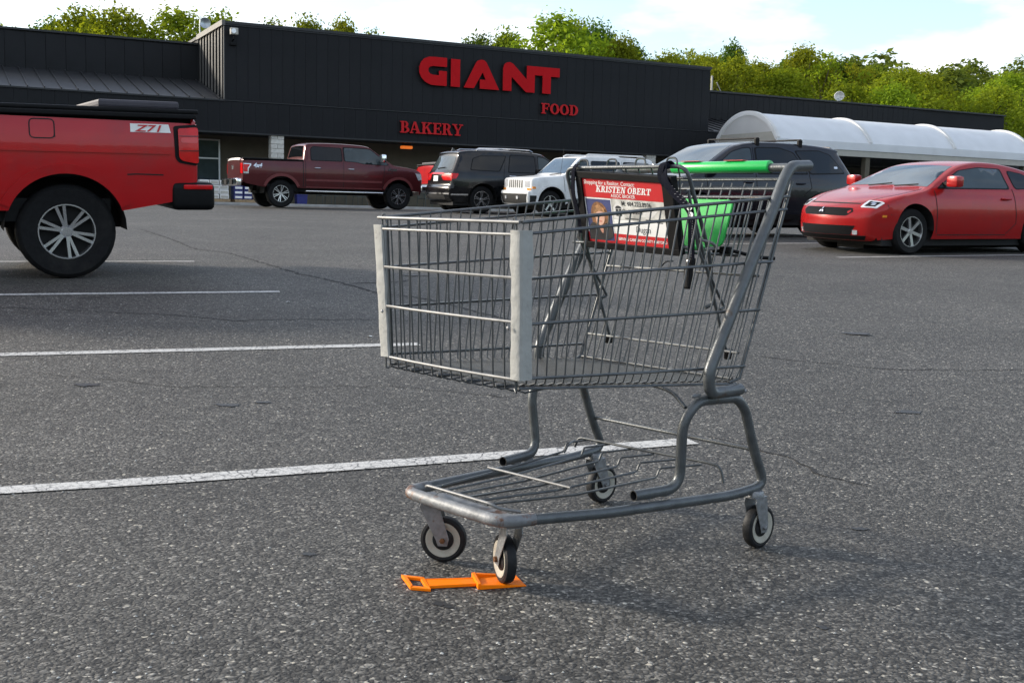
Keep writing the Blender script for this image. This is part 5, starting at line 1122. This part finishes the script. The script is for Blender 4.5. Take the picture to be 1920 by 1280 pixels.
blob('hair', [(.135, .30), (.115, .42), (.13, .55), (.18, .62), (.25, .61), (.30, .54), (.315, .42), (.31, .28), (.22, .24)], pm('auburn_hair_print', (.20, .085, .03), .6, 0, .6, 90), .0066)
blob('jacket', [(.078, .118), (.08, .30), (.14, .36), (.22, .26), (.29, .37), (.348, .31), (.352, .118)], pm('dark_jacket_print', (.02, .018, .02), .6), .0070)
blob('face_print', [(.175, .34), (.165, .42), (.18, .50), (.225, .52), (.265, .49), (.275, .42), (.262, .35), (.22, .30)], pm('skin_print', (.62, .36, .26), .6, 0, .12, 30), .0074)
blob('neckline', [(.19, .30), (.25, .30), (.235, .18)], pm('skin_print2', (.50, .24, .16), .6), .0074)
blob('fringe', [(.15, .44), (.16, .55), (.215, .585), (.275, .54), (.285, .45), (.26, .49), (.21, .50), (.175, .47)], pm('auburn_hair_print_light', (.36, .18, .07), .6, 0, .6, 90), .0078)
blob('mouth', [(.205, .365), (.222, .355), (.243, .365), (.222, .372)], pm('lips_print', (.45, .03, .03), .5), .0078)
for u in (.197, .243): blob('eye', [(u-.012, .437), (u, .444), (u+.012, .437), (u, .431)], M['inkblack'], .0078)
# faint house picture behind the numbers
HS_ = pm('pale_house_print', (.62, .61, .58), .6, 0, .08, 20)
mb = MB(); mb.prism([(.375, .41), (.49, .41), (.49, .56), (.435, .655), (.38, .56)], lambda u, v, q: sp(fu(u), v, q), .0056, .0059); mb.build('house_gable', HS_, face)
for u0, v0 in ((.405, .45), (.440, .45), (.405, .50), (.440, .50)): pr_('window_print', u0, u0+.028, v0, v0+.042, M['inkblack'], .0062)
mb = MB(); mb.prism([(.402+.034+.034*math.cos(R(a)), .548+.035*math.sin(R(a))) for a in range(0, 181, 20)], lambda u, v, q: sp(fu(u), v, q), .0056, .0062); mb.build('fan_window', M['inkblack'], face)
mb = MB(); mb.prism([(.66, .46), (.74, .55), (.86, .55), (.80, .46)], lambda u, v, q: sp(fu(u), v, q), .0056, .0059); mb.build('roof_print', HS_, face)
PW, PH = .37, .234
def tx(txt, u, v, size, mat, bold=0.0, shear=0.0, sx=1.0, align='LEFT', d=.0064):
    return text_mesh(txt, size, 'lettering', mat, face, lambda x, y, z: sp(fu(u+x/PW), v+y/PH, d), bold, shear, 0, align, sx)
tx('Shopping for a Realtor, Contact:', .075, .842, .0172, M['white'], .0001, .12, .93)
def serif_word(word, u0, v0, wtot, h, shear, mat, gap=.35, d=.0064):
    tot = sum(SERIF[c][1] if c != ' ' else gap for c in word); x = 0; mb = MB(); s = wtot/tot; e = 0
    for c in word:
        if c == ' ': x += gap*s; continue
        for i, q in enumerate(SERIF[c][0]): mb.prism([(u0+x+a*s+shear*b*h, v0+b*h) for a, b in q], lambda u, v, z: sp(fu(u), v, z), .0056, d+.00004*(i % 12))
        x += SERIF[c][1]*s
    return mb.build('lettering', mat, face)
serif_word('KRISTEN OBERT', .205, .745, .60, .082, .18, M['white'])
tx('ASSOC BROKER', .37, .688, .0145, M['white'], .0001, 0, .95)
tx('M: 484.223.8936', .475, .59, .0190, M['inkblack'], .0002, 0, .93)
tx('O: 610.204', .475, .49, .0190, M['inkblack'], .0002, 0, .93)
tx('Dugan', .60, .255, .027, M['inkblack'], 0, .2, .85)
tx('SERVING CARBON COUNTY & BEYOND', .40, .135, .0115, M['white'], .0002, 0, .93)
for k, (u0, u1, v) in enumerate(((.50, .66, .425), (.72, .80, .425), (.84, .90, .40))): pr_('fine_print', u0, u1, v-.006, v+.006, M['inkblack'], .0062)

# ------------------------------------------------------------------ lanyard
ly = empty('lanyard', CART, CYAW, 'dark navy printed lanyard knotted on the seat bar and hanging inside the basket', 'lanyard')
def strap(pts, w, th, side):
    P = fillet(pts, .02, 4); mb = MB(); vs = []; n = len(P)
    for i, p in enumerate(P):
        t = (P[min(i+1, n-1)]-P[max(i-1, 0)]).normalized(); s = (side-t*side.dot(t)).normalized(); q = t.cross(s)
        for a, b in ((-1, -1), (1, -1), (1, 1), (-1, 1)): vs.append(p+s*w/2*a+q*th/2*b)
    fs = [(4*i+k, 4*i+(k+1) % 4, 4*i+4+(k+1) % 4, 4*i+4+k) for i in range(n-1) for k in range(4)]+[(3, 2, 1, 0), tuple(4*(n-1)+k for k in range(4))]
    return mb.add(vs, fs)
sd_ = Vector((-.35, .93, .0))
strap([(.275, .145, 1.100), (.290, .150, 1.08), (.292, .158, 1.05), (.290, .185, 1.02), (.288, .225, .995), (.286, .246, .970)], .021, .003, Vector((0, .75, .65))).build('strap', M['navy'], ly)
strap([(.286, .243, .985), (.285, .250, .95), (.285, .252, .90), (.284, .253, .842)], .019, .003, sd_).build('strap', M['navy'], ly)
strap([(.255, .150, 1.098), (.270, .148, 1.108), (.288, .143, 1.10), (.290, .135, 1.07), (.286, .15, 1.045)], .02, .004, Vector((0, 1, .2))).build('loop', M['navy'], ly)
MB().box((.272, .130, 1.085), (.290, .160, 1.103)).build('knot', M['navy'], ly, bevel=.007)
strap([(.276, -.200, 1.104), (.293, -.198, 1.09), (.286, -.205, 1.02), (.255, -.206, .95), (.238, -.210, .90)], .014, .003, Vector((0, 1, 0))).build('strap', M['navy'], ly)
rn = random.Random(4); mb = MB(); 
def fw(c, n_, sx_, sy_):
    return c
for k in range(15):
    z = lerp(.945, .850, k/14)
    for s in (-1, 1):
        y = .2515+s*.0035; l_ = rn.uniform(.0012, .0026); mb.box((.2868, y-.0005, z-l_), (.2873, y+.0005, z+l_))
for k in range(9):
    t = k/8; c0 = Vector((.2895, lerp(.158, .238, t), lerp(1.052, .990, t)))
    for s in (-1, 1): c = c0+Vector((.0016, .0045*s*.75, .0045*s*.65)); mb.box(tuple(c-Vector((.0003, .0030, .0004))), tuple(c+Vector((.0003, .0030, .0004))))
mb.build('strap_print', pm('grey_print', (.22, .22, .24), .7), ly)
for k, (y, z) in enumerate(((.2455, .982), (.2500, .961))):
    mb = MB(); mb.lathe([(.001, .0015), (.0088, .0015), (.0088, -.0015), (.001, -.0015)], 20, 'Y', Matrix.Translation((.2895, y, z)) @ Matrix.Rotation(R(-90), 4, 'Z') ); dk = mb.build('round_badge', M['white'], ly)
    text_mesh('Z' if k == 0 else '2', .013, 'badge_lettering', M['inkblack'], dk, lambda x, yy, zz, y=y, z=z: Vector((.2914, y-.0042+x, z-.0045+yy)), .0004)
mb = MB(); mb.box((.272, .240, .822), (.292, .262, .846)); mb.build('clip', M['black'], ly, bevel=.005)
mb = MB(); mb.box((.268, .232, .760), (.290, .252, .822)); mb.build('buckle', M['black'], ly, bevel=.006)
MB().lathe([(.001, .003), (.005, .002), (.006, 0)], 12, 'Y', Matrix.Translation((.293, .251, .836)) @ Matrix.Rotation(R(-90), 4, 'Z')).build('snap', M['satin'], ly)

for c_ in ly.children: c_.location = (0, .016, 0)

# ------------------------------------------------------------------ orange wheel block under the front wheel
ob = empty('wheel_chock', (-.015, 2.88, 0), 0, 'orange plastic wheel chock with looped handle under the front cart wheel', 'wheel chock')
def oq(name, pts, z0, z1, parent=ob, bevel=.0015):
    mb = MB(); n = len(pts); z1s = z1 if isinstance(z1, (list, tuple)) else [z1]*n
    mb.add([(x+.015, y-2.88, z0) for x, y in pts]+[(x+.015, y-2.88, z1s[i]) for i, (x, y) in enumerate(pts)], [tuple(range(n))[::-1], tuple(range(n, 2*n))]+[(i, (i+1) % n, n+(i+1) % n, n+i) for i in range(n)])
    return mb.build(name, M['orange'], parent, bevel=bevel)
oq('tray_floor', [(-.062, 2.842), (.049, 2.872), (.024, 2.951), (-.078, 2.925)], .001, [.0062, .0048, .0048, .0062])
oq('tray_wall', [(-.066, 2.832), (.052, 2.868), (.049, 2.8755), (-.064, 2.846)], .001, [.014, .004, .004, .014])
oq('tray_wall', [(-.080, 2.918), (.024, 2.948), (.022, 2.956), (-.084, 2.931)], .001, [.015, .004, .004, .015])
oq('tray_wall', [(-.092, 2.926), (-.072, 2.833), (-.0635, 2.835), (-.083, 2.930)], .001, .0165)
oq('shaft', [(-.200, 2.834), (-.074, 2.864), (-.085, 2.904), (-.213, 2.884)], .001, .0075)
oq('shaft_rib', [(-.200, 2.830), (-.074, 2.860), (-.075, 2.8645), (-.201, 2.8345)], .001, .009)
oq('shaft_rib', [(-.2125, 2.8835), (-.0855, 2.9035), (-.0865, 2.908), (-.2135, 2.888)], .001, .009)
H_ = [(-.243, 2.818), (-.190, 2.808), (-.214, 2.899), (-.276, 2.916)]
Hi = [(-.238, 2.832), (-.205, 2.826), (-.223, 2.889), (-.259, 2.899)]
for i in range(4):
    j = (i+1) % 4; oq('handle_bar', [H_[i], H_[j], Hi[j], Hi[i]], .001+.0001*i, .0085+.0006*i)
# ------------------------------------------------------------------ hills and trees
def hz(x, y): return 1.0 + max(0, y-72)*.118 + (-1.8*max(0, min(1, (30-x)/30)))*max(0, min(1, (y-110)/60)) - max(0, y-270)*.10
mb = MB(); hx = [-420+i*30 for i in range(29)]; hy = [72, 80, 90, 105, 120, 140, 165, 190, 220, 250, 285, 330, 400]
mb.add([(x, y, hz(x, y)-.05) for y in hy for x in hx], [(j*len(hx)+i, j*len(hx)+i+1, (j+1)*len(hx)+i+1, (j+1)*len(hx)+i) for j in range(len(hy)-1) for i in range(len(hx)-1)])
struct(mb.build('hillside', M['hill'], smooth=60))
# low wooded ridge all round on the far side of the valley (behind the camera, seen in glass and paint)
mb = MB(); vs = []; n_ = 60
for k in range(n_+1):
    a = R(lerp(150, 390, k/n_)); hgt = 34+10*math.sin(k*.7)+6*math.sin(k*1.9)
    for rr, z in ((250, -1), (330, hgt*.6), (420, hgt)): vs.append((rr*math.cos(a), rr*math.sin(a)-20, z))
mb.add(vs, [(3*k+j, 3*k+3+j, 3*k+4+j, 3*k+1+j) for k in range(n_) for j in range(2)]); struct(mb.build('far_hills', M['hill'], smooth=60))
mb = MB(); mb.add([(-900, -900, -.6), (900, -900, -.6), (900, 900, -.6), (-900, 900, -.6)], [(0, 1, 2, 3)]); struct(mb.build('terrain', M['grass']))

LEAF = [leaf_mat('leaf_green', (.145, .205, .032)), leaf_mat('leaf_yellow_green', (.20, .25, .035)), leaf_mat('leaf_dark', (.075, .135, .034)), leaf_mat('leaf_fresh', (.185, .265, .034))]
def crown_mesh(seed, shape, nclump, leaves, ls):
    """leaf clumps through a crown of unit height (z 0.12..1) and half-width 0.36"""
    rn = random.Random(seed); vs = []; fs = []
    cl = []
    for i in range(nclump):
        z = rn.uniform(0, 1); a = rn.random()*6.283
        if shape == 'round': w = math.sqrt(max(.03, 1-(2*z-.85)**2*.95))
        elif shape == 'oval': w = (1-z**2.2)**.6*(.55+.6*min(1, z*3)) 
        elif shape == 'cone': w = max(.05, 1-z*.93)*(.8+.2*min(1, z*8))
        else: w = math.sqrt(max(.02, 1-(2*z-1.05)**2*.9))*rn.uniform(.6, 1.15)
        rr = w*.36*math.sqrt(rn.uniform(.18, 1))*rn.uniform(.85, 1.12)
        cl.append((rr*math.cos(a), rr*math.sin(a), .12+z*.84, rn.uniform(.045, .105)*(1.15 if shape != 'sparse' else .8)))
    for (cx_, cy_, cz_, cr_) in cl:
        for k in range(leaves):
            d = Vector((rn.gauss(0, 1), rn.gauss(0, 1), rn.gauss(0, 1)*.8+.15)).normalized(); p = Vector((cx_, cy_, cz_))+d*cr_*rn.uniform(.55, 1.08)
            nrm = (d+Vector((rn.gauss(0, .6), rn.gauss(0, .6), rn.gauss(0, .6)+.3))).normalized(); u = nrm.orthogonal().normalized(); u = Matrix.Rotation(rn.random()*6.28, 3, nrm) @ u; w_ = nrm.cross(u)
            s_ = ls*rn.uniform(.6, 1.35); b = len(vs)
            vs += [tuple(p-u*s_), tuple(p+w_*s_*.55+nrm*s_*.12), tuple(p+u*s_), tuple(p-w_*s_*.55+nrm*s_*.12)]; fs.append((b, b+1, b+2, b+3))
    return vs, fs, cl
def tree_proto(seed, shape, mat, nclump=210, leaves=44, ls=.0135):
    vs, fs, cl = crown_mesh(seed, shape, nclump, leaves, ls)
    r = empty('tree', label='x', cat='x'); mb = MB(); mb.add(vs, fs)
    me = bpy.data.meshes.new('crown'); me.from_pydata(vs, [], fs); me.materials.append(mat); link(bpy.data.objects.new('crown', me), r)
    rn = random.Random(seed+99); mb = MB(); top = .86
    pts = [(rn.uniform(-.01, .01)*k, rn.uniform(-.01, .01)*k, lerp(-.02, top, k/8)) for k in range(9)]
    mb.tube(pts, [lerp(.022, .003, k/8) for k in range(9)], 8)
    for (cx_, cy_, cz_, cr_) in rn.sample(cl, 26):
        z0 = max(.12, cz_-rn.uniform(.08, .25)); k = min(7, int(z0/top*8)); p = Vector(pts[k]); q = Vector((cx_, cy_, cz_)); m_ = (p+q)/2+Vector((0, 0, -.02))
        mb.tube([p, m_, q], [.007, .004, .0015], 5)
    mb.build('trunk', M['bark'], r, 50); return r
protos = [tree_proto(11, 'round', LEAF[0]), tree_proto(12, 'oval', LEAF[3]), tree_proto(13, 'round', LEAF[1]), tree_proto(14, 'oval', LEAF[1]), tree_proto(15, 'cone', LEAF[2]), tree_proto(16, 'round', LEAF[2], 160), tree_proto(17, 'sparse', LEAF[1], 95, 40), tree_proto(18, 'sparse', LEAF[3], 110, 40), tree_proto(19, 'round', LEAF[3], 200, 46)]
used_p = set()
def plant(k, x, y, top, width, label, group=None, rot=None):
    o = protos[k] if k not in used_p else copy_tree(protos[k]); used_p.add(k)
    z0 = hz(x, y)-.1 if y > 72 else gz(y); h = top-z0
    o.location = (x, y, z0); o.scale = (width/.74, width/.74, h); o.rotation_euler = (0, 0, rot if rot is not None else RND.random()*6.28); tag(o, label, 'tree', group)
# the skyline trees, left to right: kind, x, y, height of the top, width
TR = [
 (8, -27.4, 94, 16.0, 9.5, 'tall bright tree above the left roof edge, left of the antenna'), (1, -31.5, 92, 15.5, 8.5, 'bright oval tree at the left picture edge above the low wing'), (0, -23.6, 93, 15.5, 7.0, 'leafy green tree right behind the ribbed corner of the sign block'),
 (0, -17.2, 96, 15.8, 6.5, 'round tree showing over the left part of the sign block roofline'), (3, -14.3, 95, 15.4, 5.5, 'second low crown over the roofline left of the big red sign'), (0, -12.2, 97, 14.9, 5.0, 'third low crown over the roofline left of the big red sign'), (6, -9.0, 95, 14.3, 4.0, 'wispy tree top barely over the roofline left above the big red sign'),
 (5, -3.4, 100, 15.4, 6.0, 'small dark crown left of the big maple above the sign'), (0, -1.0, 98, 15.5, 6.0, 'mid green crown tucked against the left of the big maple'), (8, 3.0, 93, 16.1, 9.6, 'big round maple, tallest tree above the store sign'),
 (5, 6.4, 99, 16.4, 6.5, 'dark round tree right behind the big maple'), (3, 8.0, 92, 14.1, 5.5, 'upright yellow green tree right of the big maple'), (1, 5.1, 86, 11.5, 4.0, 'small pale tree in front of the big maple'),
 (2, 11.6, 90, 12.9, 6.5, 'golden green round tree above the right part of the sign block'), (4, 10.6, 108, 16.1, 6.5, 'dark conifer behind the golden tree'), (6, 13.2, 94, 14.3, 5.0, 'bare-topped thin tree right of the golden tree'),
 (2, 16.4, 88, 12.5, 6.0, 'yellow green tree left of the sign block right corner'), (3, 14.3, 86, 11.3, 5.0, 'low yellow tree below the bare-topped tree'), (5, 15.0, 110, 15.3, 7.0, 'dark crown seen between the golden trees'), (2, 19.0, 92, 12.7, 6.0, 'second yellow green tree at the sign block right corner'),
 (4, 20.6, 112, 17.0, 6.0, 'dark pine standing above the right wing'), (1, 20.0, 88, 11.6, 6.0, 'green tree right beside the roof pipe'), (3, 23.4, 96, 14.2, 6.5, 'tall yellow green tree above the canopy'), (7, 24.9, 95, 13.7, 6.5, 'open crowned tree with sky showing through its top'),
 (6, 27.0, 97, 13.8, 6.0, 'thin loose tree right of the open crowned tree'), (8, 23.6, 84, 10.3, 6.0, 'bright low tree over the right wing roof'), (1, 26.6, 83, 10.1, 5.5, 'fresh green bushy tree behind the canopy arch'), (2, 29.4, 90, 12.1, 7.5, 'broad yellow green tree left of the satellite dish'),
 (3, 32.2, 94, 12.3, 7.0, 'broad green tree over the satellite dish'), (0, 35.0, 100, 12.9, 7.0, 'rounded tree right of the satellite dish'), (2, 37.0, 90, 11.0, 6.5, 'yellow green tree toward the right picture edge'), (8, 40.5, 96, 12.7, 8.0, 'large bright tree at the far right picture edge'),
 (5, 31.0, 118, 15.7, 8.0, 'dark tree on the slope behind the satellite dish'), (4, 28.0, 122, 16.9, 6.5, 'dark conifer on the slope above the canopy'), (0, -36.0, 96, 16.1, 8.5, 'green tree beyond the left picture edge trees'), (5, -39.5, 99, 15.6, 8.0, 'darkest tree at the far left'), (3, -43.5, 95, 15.1, 7.5, 'yellow green tree at the far left end'),
 (0, 43.5, 104, 13.7, 8.0, 'green tree last at the far right end'),
]
for a in TR: plant(a[0], a[1], a[2], a[3]+.4, a[4]*1.22, a[5], 'trees behind the store')
# understorey row closing the gaps
for i in range(34):
    x = -47+i*2.9+RND.uniform(-1, 1); y = RND.uniform(100, 116); k = RND.choice([0, 0, 3, 5, 5, 8, 4])
    tp = float(np.interp(x, [-47, -35, -25, -18, -14, -10, -6, -3, 0, 4, 8, 12, 16, 20, 25, 30, 36, 42, 50], [16.9, 17.4, 16.7, 16.8, 15.8, 15.2, 15.1, 15.8, 16.2, 17.5, 16.4, 15.9, 15.2, 15.4, 15.5, 14.4, 14.3, 14.3, 14.5]))+RND.uniform(-.8, .3)
    plant(k, x, y, tp, RND.uniform(6.5, 9), 'leafy tree in the wood behind the skyline trees', 'filler trees of the wooded slope')
# far wooded slope as one mass
rn = random.Random(5); vs = []; fs = []; base = [crown_mesh(s_, sh, 60, 13, .030)[:2] for s_, sh in ((41, 'round'), (42, 'oval'), (43, 'cone'), (44, 'round'))]
for i in range(420):
    y = rn.uniform(128, 262); x = rn.uniform(-.56, .56)*y; h = rn.uniform(9, 13); w_ = h*rn.uniform(.75, 1.05); bv, bf = rn.choice(base); a = rn.random()*6.28; ca, sa = math.cos(a), math.sin(a); b = len(vs); z0 = hz(x, y)-1
    vs += [(x+(p[0]*ca-p[1]*sa)*w_/.72, y+(p[0]*sa+p[1]*ca)*w_/.72, z0+p[2]*h) for p in bv]; fs += [tuple(b+q for q in f_) for f_ in bf]
me = bpy.data.meshes.new('far_woodland'); me.from_pydata(vs, [], fs); me.materials.append(leaf_mat('leaf_far', (.105, .145, .042))); fw = link(bpy.data.objects.new('far_woodland', me)); tag(fw, 'far wooded hillside reading as one mass of trees', 'woodland', kind='stuff')
